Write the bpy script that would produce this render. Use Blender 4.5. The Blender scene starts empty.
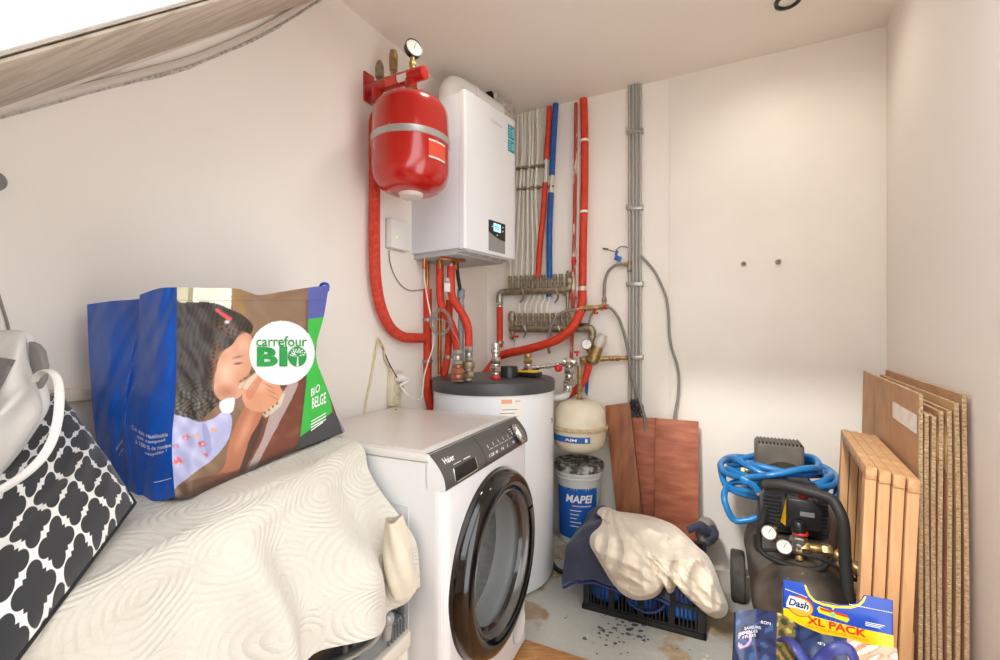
import bpy, bmesh, math, random
import numpy as np
from mathutils import Vector, Matrix
random.seed(7); np.random.seed(7)
V = Vector
SC = bpy.context.scene
COL = SC.collection
PI = math.pi

# ------------------------------------------------------------------ survey of the room (metres)
F, CX, HY, EYE = 444.0, 500.0, 335.0, 1.16        # focal length (px of a 1000 px frame), eye height
CAM = V((0, 0, EYE))
K = V((-0.081, 2.758, 0))                          # back left corner of the room
BD, BN = V((0.8994, -0.4371, 0)), V((-0.4371, -0.8994, 0))    # back wall: along, into the room
LD, LN = V((0.483, 0.8756, 0)), V((0.8756, -0.483, 0))        # left wall: along (away), into the room
KR = V((1.664, 1.91, 0))                           # back right corner
RD, RN = V((0.53, 0.848, 0)), V((-0.848, 0.53, 0))            # right wall
CEIL = 2.486
UP = V((0, 0, 1))

def ray(px, py): return V(((px - CX) / F, 1.0, -(py - HY) / F))
def at(px, py, d): return CAM + ray(px, py) * d
def onplane(px, py, p0, n):
    r = ray(px, py)
    return CAM + r * ((p0 - CAM).dot(n) / r.dot(n))
def B(px, py, off=0.0): return onplane(px, py, K + BN * off, BN)
def L(px, py, off=0.0): return onplane(px, py, K + LN * off, LN)
def FL(px, py, z=0.0): return onplane(px, py, V((0, 0, z)), UP)
def flat(p, z): return V((p[0], p[1], z))

# ------------------------------------------------------------------ materials
def lin(c):
    c = c / 255.0
    return c / 12.92 if c <= 0.04045 else ((c + 0.055) / 1.055) ** 2.4
def rgb(c): return (lin(c[0]), lin(c[1]), lin(c[2]), 1.0)

def nodes(name):
    m = bpy.data.materials.new(name); m.use_nodes = True
    nt = m.node_tree
    return m, nt, nt.nodes['Principled BSDF']
def N(nt, t, **kw):
    n = nt.nodes.new(t)
    for k, v in kw.items(): setattr(n, k, v)
    return n

def M(name, col, rough=0.5, metal=0.0, col2=None, scale=6.0, bump=0.0, bscale=80.0, stretch=None, coat=0.0, sheen=0.0, lo=0.35, hi=0.65, emit=0.0, spec=0.5, detail=6.0):
    m, nt, b = nodes(name)
    b.inputs['Base Color'].default_value = rgb(col)
    b.inputs['Roughness'].default_value = rough
    b.inputs['Metallic'].default_value = metal
    b.inputs['Coat Weight'].default_value = coat
    b.inputs['Sheen Weight'].default_value = sheen
    b.inputs['Specular IOR Level'].default_value = spec
    if emit:
        b.inputs['Emission Color'].default_value = rgb(col); b.inputs['Emission Strength'].default_value = emit
    vec = None
    if col2 or bump:
        tc = N(nt, 'ShaderNodeTexCoord'); vec = tc.outputs['Object']
        if stretch:
            mp = N(nt, 'ShaderNodeMapping'); mp.inputs['Scale'].default_value = stretch
            nt.links.new(vec, mp.inputs['Vector']); vec = mp.outputs['Vector']
    if col2:
        nz = N(nt, 'ShaderNodeTexNoise'); nz.inputs['Scale'].default_value = scale; nz.inputs['Detail'].default_value = detail
        nt.links.new(vec, nz.inputs['Vector'])
        r = N(nt, 'ShaderNodeValToRGB')
        r.color_ramp.elements[0].position = lo; r.color_ramp.elements[0].color = rgb(col)
        r.color_ramp.elements[1].position = hi; r.color_ramp.elements[1].color = rgb(col2)
        nt.links.new(nz.outputs['Fac'], r.inputs['Fac']); nt.links.new(r.outputs['Color'], b.inputs['Base Color'])
    if bump:
        n2 = N(nt, 'ShaderNodeTexNoise'); n2.inputs['Scale'].default_value = bscale; n2.inputs['Detail'].default_value = 4
        nt.links.new(vec, n2.inputs['Vector'])
        bp = N(nt, 'ShaderNodeBump'); bp.inputs['Strength'].default_value = bump; bp.inputs['Distance'].default_value = 0.01
        nt.links.new(n2.outputs['Fac'], bp.inputs['Height']); nt.links.new(bp.outputs['Normal'], b.inputs['Normal'])
    return m

def glassy(name, col, alpha=0.25, rough=0.03):
    m, nt, b = nodes(name)
    b.inputs['Base Color'].default_value = rgb(col); b.inputs['Roughness'].default_value = rough
    tr = N(nt, 'ShaderNodeBsdfTransparent'); tr.inputs['Color'].default_value = rgb(col)
    mx = N(nt, 'ShaderNodeMixShader'); mx.inputs['Fac'].default_value = alpha
    nt.links.new(tr.outputs[0], mx.inputs[1]); nt.links.new(b.outputs[0], mx.inputs[2])
    nt.links.new(mx.outputs[0], nt.nodes['Material Output'].inputs['Surface'])
    return m

def vcol(name, rough=0.5, bump=0.0, bscale=40.0, coat=0.0, sheen=0.0):
    m, nt, b = nodes(name)
    a = N(nt, 'ShaderNodeVertexColor', layer_name='Col')
    nt.links.new(a.outputs['Color'], b.inputs['Base Color'])
    b.inputs['Roughness'].default_value = rough; b.inputs['Coat Weight'].default_value = coat; b.inputs['Sheen Weight'].default_value = sheen
    if bump:
        tc = N(nt, 'ShaderNodeTexCoord'); n2 = N(nt, 'ShaderNodeTexNoise'); n2.inputs['Scale'].default_value = bscale
        nt.links.new(tc.outputs['Object'], n2.inputs['Vector'])
        bp = N(nt, 'ShaderNodeBump'); bp.inputs['Strength'].default_value = bump; bp.inputs['Distance'].default_value = 0.01
        nt.links.new(n2.outputs['Fac'], bp.inputs['Height']); nt.links.new(bp.outputs['Normal'], b.inputs['Normal'])
    return m

# ------------------------------------------------------------------ mesh builder
def sm(pts, k=6, closed=False):
    pts = [V(p) for p in pts]
    n = len(pts); out = []
    if n < 3: return pts
    rng = range(n if closed else n - 1)
    for i in rng:
        if closed: p0, p1, p2, p3 = pts[i - 1], pts[i], pts[(i + 1) % n], pts[(i + 2) % n]
        else:
            p1, p2 = pts[i], pts[i + 1]
            p0 = pts[i - 1] if i else p1 * 2 - p2
            p3 = pts[i + 2] if i + 2 < n else p2 * 2 - p1
        for j in range(k):
            t = j / k
            out.append(0.5 * ((2 * p1) + (p2 - p0) * t + (2 * p0 - 5 * p1 + 4 * p2 - p3) * t * t + (3 * p1 - p0 - 3 * p2 + p3) * t ** 3))
    if not closed: out.append(pts[-1])
    return out

def frame(ax):
    ax = V(ax).normalized()
    h = UP if abs(ax.z) < 0.9 else V((1, 0, 0))
    s = ax.cross(h).normalized()
    return ax, s, s.cross(ax).normalized()

class MB:
    def __init__(s): s.v = []; s.f = []; s.uv = None; s.col = None
    def add(s, vs, fs):
        b = len(s.v); s.v += [V(p) for p in vs]; s.f += [tuple(b + i for i in f) for f in fs]; return s
    def box(s, c, hx, hy, hz, ax=V((1, 0, 0)), ay=V((0, 1, 0)), az=UP):
        c = V(c); vs = [c + ax * (hx * i) + ay * (hy * j) + az * (hz * k) for k in (-1, 1) for j in (-1, 1) for i in (-1, 1)]
        return s.add(vs, [(0, 2, 3, 1), (4, 5, 7, 6), (0, 1, 5, 4), (2, 6, 7, 3), (0, 4, 6, 2), (1, 3, 7, 5)])
    def span(s, fn, a, b):          # box between two corners in a local frame fn(x,y,z)
        x0, y0, z0 = a; x1, y1, z1 = b
        vs = [fn(x, y, z) for z in (z0, z1) for y in (y0, y1) for x in (x0, x1)]
        return s.add(vs, [(0, 2, 3, 1), (4, 5, 7, 6), (0, 1, 5, 4), (2, 6, 7, 3), (0, 4, 6, 2), (1, 3, 7, 5)])
    def prism(s, poly, ext):
        poly = [V(p) for p in poly]; n = len(poly); ext = V(ext)
        fs = [tuple(range(n)), tuple(range(2 * n - 1, n - 1, -1))] + [(i, i + n, (i + 1) % n + n, (i + 1) % n) for i in range(n)]
        return s.add(poly + [p + ext for p in poly], fs)
    def tube(s, path, r, n=10, closed=False, squash=None):
        path = [V(p) for p in path]; m = len(path)
        rs = r if isinstance(r, (list, tuple)) else [r] * m
        if len(rs) != m: rs = [rs[min(int(i * len(rs) / m), len(rs) - 1)] for i in range(m)]
        vs = []; nrm = None
        for i, p in enumerate(path):
            a = path[i - 1] if (i or closed) else p
            b = path[(i + 1) % m] if (i < m - 1 or closed) else p
            t = (b - a)
            t = t.normalized() if t.length > 1e-9 else UP
            if nrm is None:
                _, nrm, _ = frame(t)
            nrm = (nrm - t * nrm.dot(t))
            nrm = nrm.normalized() if nrm.length > 1e-6 else frame(t)[1]
            bi = t.cross(nrm)
            for j in range(n):
                a_ = 2 * PI * j / n
                ca, sa = math.cos(a_), math.sin(a_)
                if squash: ca *= squash[0]; sa *= squash[1]
                vs.append(p + (nrm * ca + bi * sa) * rs[i])
        fs = []
        for i in range(m if closed else m - 1):
            i2 = (i + 1) % m
            for j in range(n):
                j2 = (j + 1) % n
                fs.append((i * n + j, i * n + j2, i2 * n + j2, i2 * n + j))
        if not closed:
            fs.append(tuple(range(n - 1, -1, -1))); fs.append(tuple((m - 1) * n + j for j in range(n)))
        return s.add(vs, fs)
    def cyl(s, p0, p1, r0, r1=None, n=16): return s.tube([p0, p1], [r0, r0 if r1 is None else r1], n)
    def lathe(s, prof, c, axis=UP, n=32, open_=False):
        ax, a, b = frame(axis); c = V(c); vs = []; fs = []
        for r, h in prof:
            for j in range(n):
                t = 2 * PI * j / n
                vs.append(c + ax * h + (a * math.cos(t) + b * math.sin(t)) * max(r, 1e-5))
        for i in range(len(prof) - 1):
            for j in range(n):
                j2 = (j + 1) % n
                fs.append((i * n + j, i * n + j2, (i + 1) * n + j2, (i + 1) * n + j))
        if not open_:
            fs.append(tuple(range(n - 1, -1, -1))); m = len(prof) - 1
            fs.append(tuple(m * n + j for j in range(n)))
        return s.add(vs, fs)
    def sphere(s, c, r, axis=UP, sc=1.0, n=16):
        return s.lathe([(r * math.sin(PI * i / 8), -r * sc * math.cos(PI * i / 8)) for i in range(9)], c, axis, n)
    def grid(s, fn, nu, nv, thick=0.0, nfn=None):
        top = [V(fn(i / nu, j / nv)) for j in range(nv + 1) for i in range(nu + 1)]
        w = nu + 1
        fs = [(j * w + i, j * w + i + 1, (j + 1) * w + i + 1, (j + 1) * w + i) for j in range(nv) for i in range(nu)]
        uv = [(i / nu, j / nv) for j in range(nv + 1) for i in range(nu + 1)]
        if not thick:
            s.uv = ((s.uv or []) + [(0, 0)] * len(s.v))[:len(s.v)] + uv; s.add(top, fs); return s
        nr = [V((0, 0, 0)) for _ in top]
        for f in fs:
            q = (top[f[2]] - top[f[0]]).cross(top[f[3]] - top[f[1]])
            for i in f: nr[i] += q
        bot = [p - q.normalized() * thick if q.length > 1e-12 else p - V((0, 0, thick)) for p, q in zip(top, nr)]
        n = len(top); allf = fs + [tuple(n + i for i in reversed(f)) for f in fs]
        edge = [i for i in range(nu)] + [j * w + nu for j in range(nv)] + [nv * w + i for i in range(nu, 0, -1)] + [j * w for j in range(nv, 0, -1)]
        for a, b in zip(edge, edge[1:] + edge[:1]): allf.append((a, n + a, n + b, b))
        s.uv = ((s.uv or []) + [(0, 0)] * len(s.v))[:len(s.v)] + uv + uv; s.add(top + bot, allf)
        return s
    def text(s, txt, fn, off=0.0, bold=0.0, shear=0.0):    # letters mapped by fn(u,v), u,v in 0..1 over their bounding box
        cu = bpy.data.curves.new('t', 'FONT'); cu.body = txt; cu.offset = bold; cu.shear = shear; cu.resolution_u = 3
        ob = bpy.data.objects.new('t', cu); COL.objects.link(ob)
        dg = bpy.context.evaluated_depsgraph_get(); dg.update()
        me = bpy.data.meshes.new_from_object(ob.evaluated_get(dg))
        vs = [v.co.copy() for v in me.vertices]; fs = [tuple(p.vertices) for p in me.polygons]
        bpy.data.objects.remove(ob); bpy.data.curves.remove(cu); bpy.data.meshes.remove(me)
        if not vs: return s
        x0 = min(v.x for v in vs); x1 = max(v.x for v in vs); y0 = min(v.y for v in vs); y1 = max(v.y for v in vs)
        return s.add([fn((v.x - x0) / (x1 - x0), (v.y - y0) / (y1 - y0)) for v in vs], fs)
    def paste(s, o): return s.add(o.v, o.f)

def quadmap(bl, br, tl, push=V((0, 0, 0))):
    bl, br, tl = V(bl), V(br), V(tl)
    return lambda u, v: bl + (br - bl) * u + (tl - bl) * v + push

def obj(name, parts, mat=None, parent=None, bevel=0.0, angle=40, seg=2, label=None, recalc=True):
    if isinstance(parts, MB): parts = [(parts, mat)]
    allv = [p for mb, _ in parts for p in mb.v]
    lo = V([min(p[i] for p in allv) for i in range(3)]); hi = V([max(p[i] for p in allv) for i in range(3)])
    org = V(((lo.x + hi.x) / 2, (lo.y + hi.y) / 2, lo.z))
    bm = bmesh.new(); uvl = None
    if any(mb.uv for mb, _ in parts): uvl = bm.loops.layers.uv.new('UVMap')
    cl = bm.verts.layers.float_color.new('Col') if any(mb.col is not None for mb, _ in parts) else None
    mats = []
    for mb, mt in parts:
        if mt not in mats: mats.append(mt)
        mi = mats.index(mt)
        bv = [bm.verts.new(p - org) for p in mb.v]
        if cl and mb.col is not None:
            for v, c in zip(bv, mb.col): v[cl] = (float(c[0]), float(c[1]), float(c[2]), 1.0)
        for f in mb.f:
            try: fc = bm.faces.new([bv[i] for i in f])
            except ValueError: continue
            fc.material_index = mi; fc.smooth = True
            if uvl and mb.uv:
                for lp, i in zip(fc.loops, f): lp[uvl].uv = mb.uv[i] if i < len(mb.uv) else (0, 0)
    if recalc: bmesh.ops.recalc_face_normals(bm, faces=bm.faces)
    if bevel:
        es = [e for e in bm.edges if len(e.link_faces) == 2 and e.calc_face_angle(0) > math.radians(35)]
        if es: bmesh.ops.bevel(bm, geom=es, offset=bevel, segments=seg, affect='EDGES', profile=0.5, clamp_overlap=True)
        for fc in bm.faces: fc.smooth = True
    me = bpy.data.meshes.new(name); bm.to_mesh(me); bm.free()
    me.set_sharp_from_angle(angle=math.radians(angle))
    for m_ in mats: me.materials.append(m_)
    o = bpy.data.objects.new(name, me); COL.objects.link(o)
    if parent is not None:
        o.parent = parent; w = V((0, 0, 0)); q = parent
        while q is not None: w += q.location; q = q.parent
        o.location = org - w
    else: o.location = org
    if label: o['label'] = label
    return o

def tag(o, label, cat, group=None):
    o['label'] = label; o['category'] = cat
    if group: o['group'] = group
    return o
def thing(name, loc, label, cat, group=None):
    o = bpy.data.objects.new(name, None); o.empty_display_size = 0.05; COL.objects.link(o); o.location = V(loc)
    return tag(o, label, cat, group)
def struct(name, parts, mat=None, **kw):
    o = obj(name, parts, mat, **kw); o['kind'] = 'structure'; return o

# ------------------------------------------------------------------ palette
WALL = M('wall_paint', (238, 231, 222), 0.85, bump=0.05, bscale=140)
WALLB = M('wall_paint_back', (244, 238, 229), 0.8, col2=(238, 231, 221), scale=2.0, bump=0.06, bscale=90)
CEILM = M('ceiling_paint', (240, 232, 221), 0.9, bump=0.06, bscale=60)
WHITE = M('white_enamel', (230, 231, 233), 0.28, coat=0.3)
WHITE2 = M('white_plastic', (232, 231, 226), 0.4)
CREAMP = M('cream_plastic', (226, 217, 190), 0.45, col2=(216, 204, 172), scale=14)
LGREY = M('light_grey_plastic', (176, 178, 178), 0.45)
MGREY = M('mid_grey_plastic', (120, 122, 124), 0.5)
DGREY = M('dark_grey_plastic', (66, 66, 68), 0.4, bump=0.03)
BLACK = M('black_plastic', (24, 24, 26), 0.35)
BLACKM = M('black_rubber', (30, 29, 28), 0.7, bump=0.1)
RED = M('red_enamel', (186, 28, 20), 0.22, coat=0.6)
REDINS = M('red_foam_sleeve', (214, 62, 30), 0.55, col2=(196, 48, 24), scale=30, bump=0.35, bscale=110)
REDINS2 = M('faded_red_foam_sleeve', (214, 74, 48), 0.7, col2=(192, 50, 34), scale=60, bump=0.5, bscale=160)
BLUEINS = M('blue_foam_sleeve', (30, 92, 172), 0.6, col2=(22, 76, 150), scale=40, bump=0.3, bscale=120)
BRASS = M('old_brass', (190, 162, 108), 0.38, 0.7, col2=(142, 116, 76), scale=60)
BRONZE = M('dull_bronze', (172, 158, 132), 0.42, 0.6, col2=(126, 112, 90), scale=50)
CHROME = M('chrome', (205, 203, 198), 0.25, 0.95)
STEEL = M('brushed_steel', (176, 172, 165), 0.35, 0.85, col2=(150, 146, 138), scale=40)
COPPER = M('copper', (196, 116, 62), 0.3, 0.8, col2=(160, 92, 52), scale=30)
HOSEW = M('white_pex_hose', (226, 222, 210), 0.45)
HOSEG = M('braided_hose', (150, 146, 138), 0.4, 0.6, bump=0.5, bscale=400)
CABLEG = M('grey_cable', (140, 136, 130), 0.5)
CABLEW = M('white_cable', (232, 228, 218), 0.5)
CONDUIT = M('grey_conduit', (168, 165, 158), 0.4)
REDPL = M('red_plastic', (206, 44, 40), 0.4)
BLUEPL = M('blue_plastic', (34, 96, 168), 0.4)
INKD = M('dark_ink', (50, 52, 54), 0.6)
INKW = M('white_ink', (238, 238, 236), 0.5)
PAPER = M('label_paper', (238, 234, 224), 0.6)
TEAL = M('teal_sticker', (28, 138, 152), 0.4)
YELLOW = M('yellow_plastic', (236, 186, 24), 0.4)
SKYP, DOOR_FILL, SUNP, EXPO = 6.5, 3.6, 1.7, 0.42
LAMP_FILL = 5.0
# ------------------------------------------------------------------ the room
def R(l, d, h): return K + BD * l + BN * d + UP * h
def roofh(d): return CEIL - (d - 1.18) * 0.97
RNRM = (BN * 0.97 + UP).normalized()                      # outward normal of the sloping roof
DEND = 3.0

def concrete():
    m, nt, b = nodes('painted_concrete')
    tc = N(nt, 'ShaderNodeTexCoord'); v = tc.outputs['Object']
    def noise(scale, det=5.0):
        n = N(nt, 'ShaderNodeTexNoise'); n.inputs['Scale'].default_value = scale; n.inputs['Detail'].default_value = det
        nt.links.new(v, n.inputs['Vector']); return n.outputs['Fac']
    def ramp(fac, a, c, ca, cb):
        r = N(nt, 'ShaderNodeValToRGB'); r.color_ramp.elements[0].position = a; r.color_ramp.elements[1].position = c
        r.color_ramp.elements[0].color = ca; r.color_ramp.elements[1].color = cb
        nt.links.new(fac, r.inputs['Fac']); return r.outputs['Color']
    def mix(fac, a, c):
        x = N(nt, 'ShaderNodeMixRGB'); nt.links.new(fac, x.inputs['Fac']); nt.links.new(a, x.inputs[1]); nt.links.new(c, x.inputs[2]); return x.outputs[0]
    W1, B1 = (1, 1, 1, 1), (0, 0, 0, 1)
    base = ramp(noise(3.5), 0.35, 0.65, rgb((186, 184, 174)), rgb((170, 169, 160)))
    tan = ramp(noise(22), 0.3, 0.7, rgb((176, 154, 122)), rgb((150, 130, 104)))
    c = mix(ramp(noise(4.6, 9), 0.55, 0.6, B1, W1), base, tan)
    pale = ramp(noise(9), 0, 1, rgb((214, 206, 190)), rgb((224, 216, 200)))
    c = mix(ramp(noise(13, 3), 0.68, 0.70, B1, W1), c, pale)
    nt.links.new(c, b.inputs['Base Color']); b.inputs['Roughness'].default_value = 0.6
    bp = N(nt, 'ShaderNodeBump'); bp.inputs['Strength'].default_value = 0.25; bp.inputs['Distance'].default_value = 0.01
    nt.links.new(noise(40), bp.inputs['Height']); nt.links.new(bp.outputs['Normal'], b.inputs['Normal'])
    return m
CONC = concrete()
OAK = M('oak_board', (196, 142, 88), 0.45, col2=(164, 112, 64), scale=7, stretch=(3, 16, 16), bump=0.05)
LINING = M('grained_lining_board', (200, 188, 172), 0.7, col2=(176, 162, 144), scale=3.0, lo=0.4, hi=0.6, bump=0.08, stretch=(1.2, 9, 9), detail=2)

def lw(d): return -0.0518 * d
def rw(d): return 1.940 - 0.1066 * d

fl = MB().prism([R(lw(0) - .1, -.1, -.06), R(rw(0) + .1, -.1, -.06), R(rw(.88) + .1, .88, -.06), R(lw(.88) - .1, .88, -.06)], (0, 0, .06))
floor = struct('floor', fl, CONC)
# flaking patch of darker paint on the slab
sp = MB(); rr = random.Random(3)
for i in range(70):
    c = FL(628 + rr.gauss(0, 17) - 6, 632 + rr.gauss(0, 8), 0.0006) if i < 46 else FL(rr.uniform(560, 690), rr.uniform(590, 655), 0.0006)
    if (c - K).dot(BN) > .87: continue
    r0 = rr.uniform(.003, .012 if i < 46 else .006); k = 7
    sp.add([c + V((math.cos(2 * PI * j / k) * r0 * rr.uniform(.5, 1.4), math.sin(2 * PI * j / k) * r0 * rr.uniform(.4, 1.2), 0)) for j in range(k)], [tuple(range(k))])
pc = obj('paint_flakes', sp, M('dark_paint_flake', (84, 92, 96), 0.7), parent=floor)
pc['kind'] = 'stuff'
ob_ = MB()
for i in range(16):
    d0 = .882 + i * .135
    if d0 > 2.95: break
    a, e = lw(d0) - .1, rw(d0) + .1
    ob_.prism([R(a, d0, -.06), R(e, d0, -.06), R(e, d0 + .133, -.06), R(a, d0 + .133, -.06)], (0, 0, .062))
struct('floor_boards', ob_, OAK, bevel=.0015)

def wallpoly(pts, n, t=.1): return MB().prism(pts, -n * t)
def lwp(s, h): return K - LD * s + UP * h
def rwp(s, h): return KR - RD * s + UP * h
struct('wall_left', wallpoly([lwp(-.12, -.06), lwp(3.02, -.06), lwp(3.02, .72), lwp(1.18, CEIL + .02), lwp(-.12, CEIL + .02)], LN), WALL)
# right wall with an assumed unseen doorway for added light, well outside the frame
struct('wall_right', wallpoly([rwp(-.12, -.06), rwp(1.45, -.06), rwp(1.45, 2.25), rwp(1.18, CEIL + .02), rwp(-.12, CEIL + .02)], RN), WALL)
struct('wall_right_end', wallpoly([rwp(2.25, -.06), rwp(3.05, -.06), rwp(3.05, .72), rwp(2.25, 1.47)], RN), WALL)
struct('wall_back', wallpoly([K - BD * .1 - UP * .06, KR + BD * .1 - UP * .06, KR + BD * .1 + UP * (CEIL + .02), K - BD * .1 + UP * (CEIL + .02)], BN), WALLB)
pl = B(669.5, 300); l0 = (pl - K).dot(BD)
struct('wall_back_panel', MB().prism([R(l0, 0, 0), R(1.9395, 0, 0), R(1.9395, 0, CEIL), R(l0, 0, CEIL)], BN * .007), WALLB, bevel=.002)
struct('wall_front', MB().prism([R(lw(3) - .1, DEND, -.06), R(rw(3) + .1, DEND, -.06), R(rw(3) + .1, DEND, .76), R(lw(3) - .1, DEND, .76)], BN * .1), WALL)
# flat ceiling, with the rough broken hole where the flue goes through
struct('ceiling', MB().prism([R(-.12, -.1, CEIL), R(2.05, -.1, CEIL), R(1.95, 1.19, CEIL), R(-.18, 1.19, CEIL)], UP * .08), CEILM)
OL, OR_, OT, OBm = .67, 1.66, 1.42, 2.74
def RF(l, d, up=0.0): return R(l, d, roofh(d)) + RNRM * up
rf = MB()
for a in ([(-.2, 1.18), (OL, 1.18), (OL, 3.1), (-.2, 3.1)], [(OR_, 1.18), (2.0, 1.18), (2.0, 3.1), (OR_, 3.1)],
          [(OL, 1.18), (OR_, 1.18), (OR_, OT), (OL, OT)], [(OL, OBm), (OR_, OBm), (OR_, 3.1), (OL, 3.1)]):
    rf.prism([RF(*p) for p in a], RNRM * .06)
struct('ceiling_slope', rf, CEILM)
struct('ceiling_lining', MB().prism([RF(.015, 1.25, -.002), RF(OL - .004, 1.25, -.002), RF(OL - .004, 2.9, -.002), RF(.28, 2.9, -.002), RF(.158, 2.131, -.002), RF(.035, 1.388, -.002)], -RNRM * .004), LINING, bevel=.003)
wf = MB()
for (la, da, lb, db) in ((OL, OT, OL + .02, OBm), (OR_ - .02, OT, OR_, OBm), (OL, OT, OR_, OT + .02), (OL, OBm - .02, OR_, OBm)):
    wf.prism([RF(la, da, .0), RF(lb, da, .0), RF(lb, db, .0), RF(la, db, .0)], RNRM * .30)
struct('window_1', wf, M('white_window_lining', (244, 244, 242), 0.5), bevel=.003)
# drooping strip and mesh tape along the top of the left wall
pt = [L(x, y, .004) for x, y in ((-60, 133), (0, 116), (50, 102), (100, 89), (150, 77), (190, 66), (225, 52), (260, 36), (290, 19), (318, 1), (345, -20))]
struct('trim_1', MB().tube(sm(pt, 5), [.006, .007, .005, .007, .004, .006, .004, .007], 6), M('fraying_mesh_tape', (158, 150, 140), 0.9, col2=(208, 202, 194), scale=90, bump=.6, bscale=200))
pt2 = [L(x, y, .012) for x, y in ((-60, 127), (0, 110), (50, 97), (100, 84), (150, 71), (190, 60), (225, 46), (260, 30), (290, 13), (318, -5), (345, -26))]
struct('trim_2', MB().tube(sm(pt2, 5), .010, 8), M('sagging_plaster_strip', (206, 197, 186), 0.8))
# timber ledge against the left wall behind the shopping bag
def ledge(s, w, h): return lwp(s, h) + LN * w
zt = L(70, 388).z
struct('trim_3', MB().span(ledge, (1.60, 0, zt - .03), (2.2, .035, zt)), M('cream_ledge', (214, 203, 186), 0.6), bevel=.004)

# ------------------------------------------------------------------ light
w = bpy.data.worlds.new('World'); SC.world = w; w.use_nodes = True
bg = w.node_tree.nodes['Background']; bg.inputs['Color'].default_value = (0.92, 0.96, 1.0, 1); bg.inputs['Strength'].default_value = 2.2
def area(name, loc, to, sx, sy, power, col):
    l = bpy.data.lights.new(name, 'AREA'); l.shape = 'RECTANGLE'; l.size = sx; l.size_y = sy; l.energy = power; l.color = col
    o = bpy.data.objects.new(name, l); COL.objects.link(o); o.location = loc
    z = (V(loc) - V(to)).normalized(); x = UP.cross(z).normalized(); y = z.cross(x)
    o.rotation_euler = Matrix((x, y, z)).transposed().to_euler(); return o
dc = (OT + OBm) / 2; lc = (OL + OR_) / 2
area('skylight_daylight', RF(lc, dc, .42), RF(lc, dc, 0), 1.25, 1.9, SKYP, (1.0, 0.985, 0.95))
dp = rwp(1.85, 1.05)
area('doorway_fill', dp - RN * .12, dp + RN, .8, 1.9, DOOR_FILL, (1.0, 0.985, 0.95))  # added fill light, standing in the assumed doorway out of view
sn = bpy.data.lights.new('sun_through_skylight', 'SUN'); sn.energy = SUNP; sn.angle = math.radians(5); sn.color = (1.0, .96, .9)
so = bpy.data.objects.new('sun_through_skylight', sn); COL.objects.link(so)
sd = (-BN * 1.0 + BD * .22 - UP * .93).normalized()
so.rotation_euler = sd.to_track_quat('-Z', 'Y').to_euler()

# ------------------------------------------------------------------ camera
cd = bpy.data.cameras.new('camera'); cam = bpy.data.objects.new('camera', cd); COL.objects.link(cam); SC.camera = cam
cam.location = CAM; cam.rotation_euler = (PI / 2, 0, 0)
cd.sensor_width = 36; cd.lens = F / 1000 * 36; cd.shift_y = (HY - 330) / 1000; cd.clip_start = .02
SC.view_settings.view_transform = 'Standard'; SC.view_settings.look = 'None'; SC.view_settings.gamma = 1; SC.view_settings.use_curve_mapping = False
SC.view_settings.exposure = EXPO
SC.cycles.use_denoising = True; SC.cycles.max_bounces = 12; SC.cycles.diffuse_bounces = 6; SC.cycles.sample_clamp_indirect = 6.0

# ------------------------------------------------------------------ small fixtures of the room
c = onplane(788, 0, V((0, 0, CEIL)), UP)
sl = thing('ceiling_spotlight', c, 'recessed round spotlight with black rim in the flat ceiling', 'light')
for i, q in enumerate((c, R(.42, .98, CEIL))):  # added fill for the back wall: fixture looks unlit, second spot has none
    ld = bpy.data.lights.new('ceiling_fill', 'SPOT'); ld.energy = LAMP_FILL; ld.spot_size = math.radians(165); ld.spot_blend = 1.0; ld.shadow_soft_size = .05; ld.color = (1.0, .93, .82)
    lo_ = bpy.data.objects.new('ceiling_fill', ld); COL.objects.link(lo_); lo_.location = q - UP * .03
obj('trim_ring', MB().lathe([(.034, -.004), (.036, -.010), (.046, -.010), (.048, -.002), (.048, 0), (.034, 0)], c, UP, 32), BLACK, sl)
obj('bulb', MB().lathe([(.033, -.001), (.032, -.006), (.02, -.009), (.004, -.010)], c, UP, 24), CHROME, sl)
for i, (px, py, lab) in enumerate(((743.5, 264, 'small metal wall stud, the one nearer the grey conduits'), (778, 262, 'small metal wall stud, the one nearer the right corner'))):
    p = B(px, py, .007)
    h = thing('wall_stud', p, lab, 'hook', 'studs in the back wall')
    obj('collar', MB().lathe([(.012, 0), (.012, .004), (.008, .010)], p, BN, 12), STEEL, h)
    obj('shank', MB().cyl(p + BN * .008, p + BN * .035, .006, .005, 10).sphere(p + BN * .036, .0085, BN, 1, 10), BRONZE, h)
p = L(-9, 181, 0)
tag(obj('wall_sensor', MB().lathe([(.022, 0), (.022, .012), (.017, .022), (.006, .026)], p, LN, 20), MGREY), 'small dark round sensor on the left wall at the edge of the photo', 'sensor')
# thin grey lead hanging on the left wall
tag(obj('wall_cable', MB().tube(sm([L(x, y, .004) for x, y in ((-14, 270), (-4, 288), (2, 306), (7, 322), (9, 332), (12, 352), (20, 372))], 5), .0028, 6), CABLEG), 'thin grey cable on the left wall above the white tote bag', 'cable')
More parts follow.
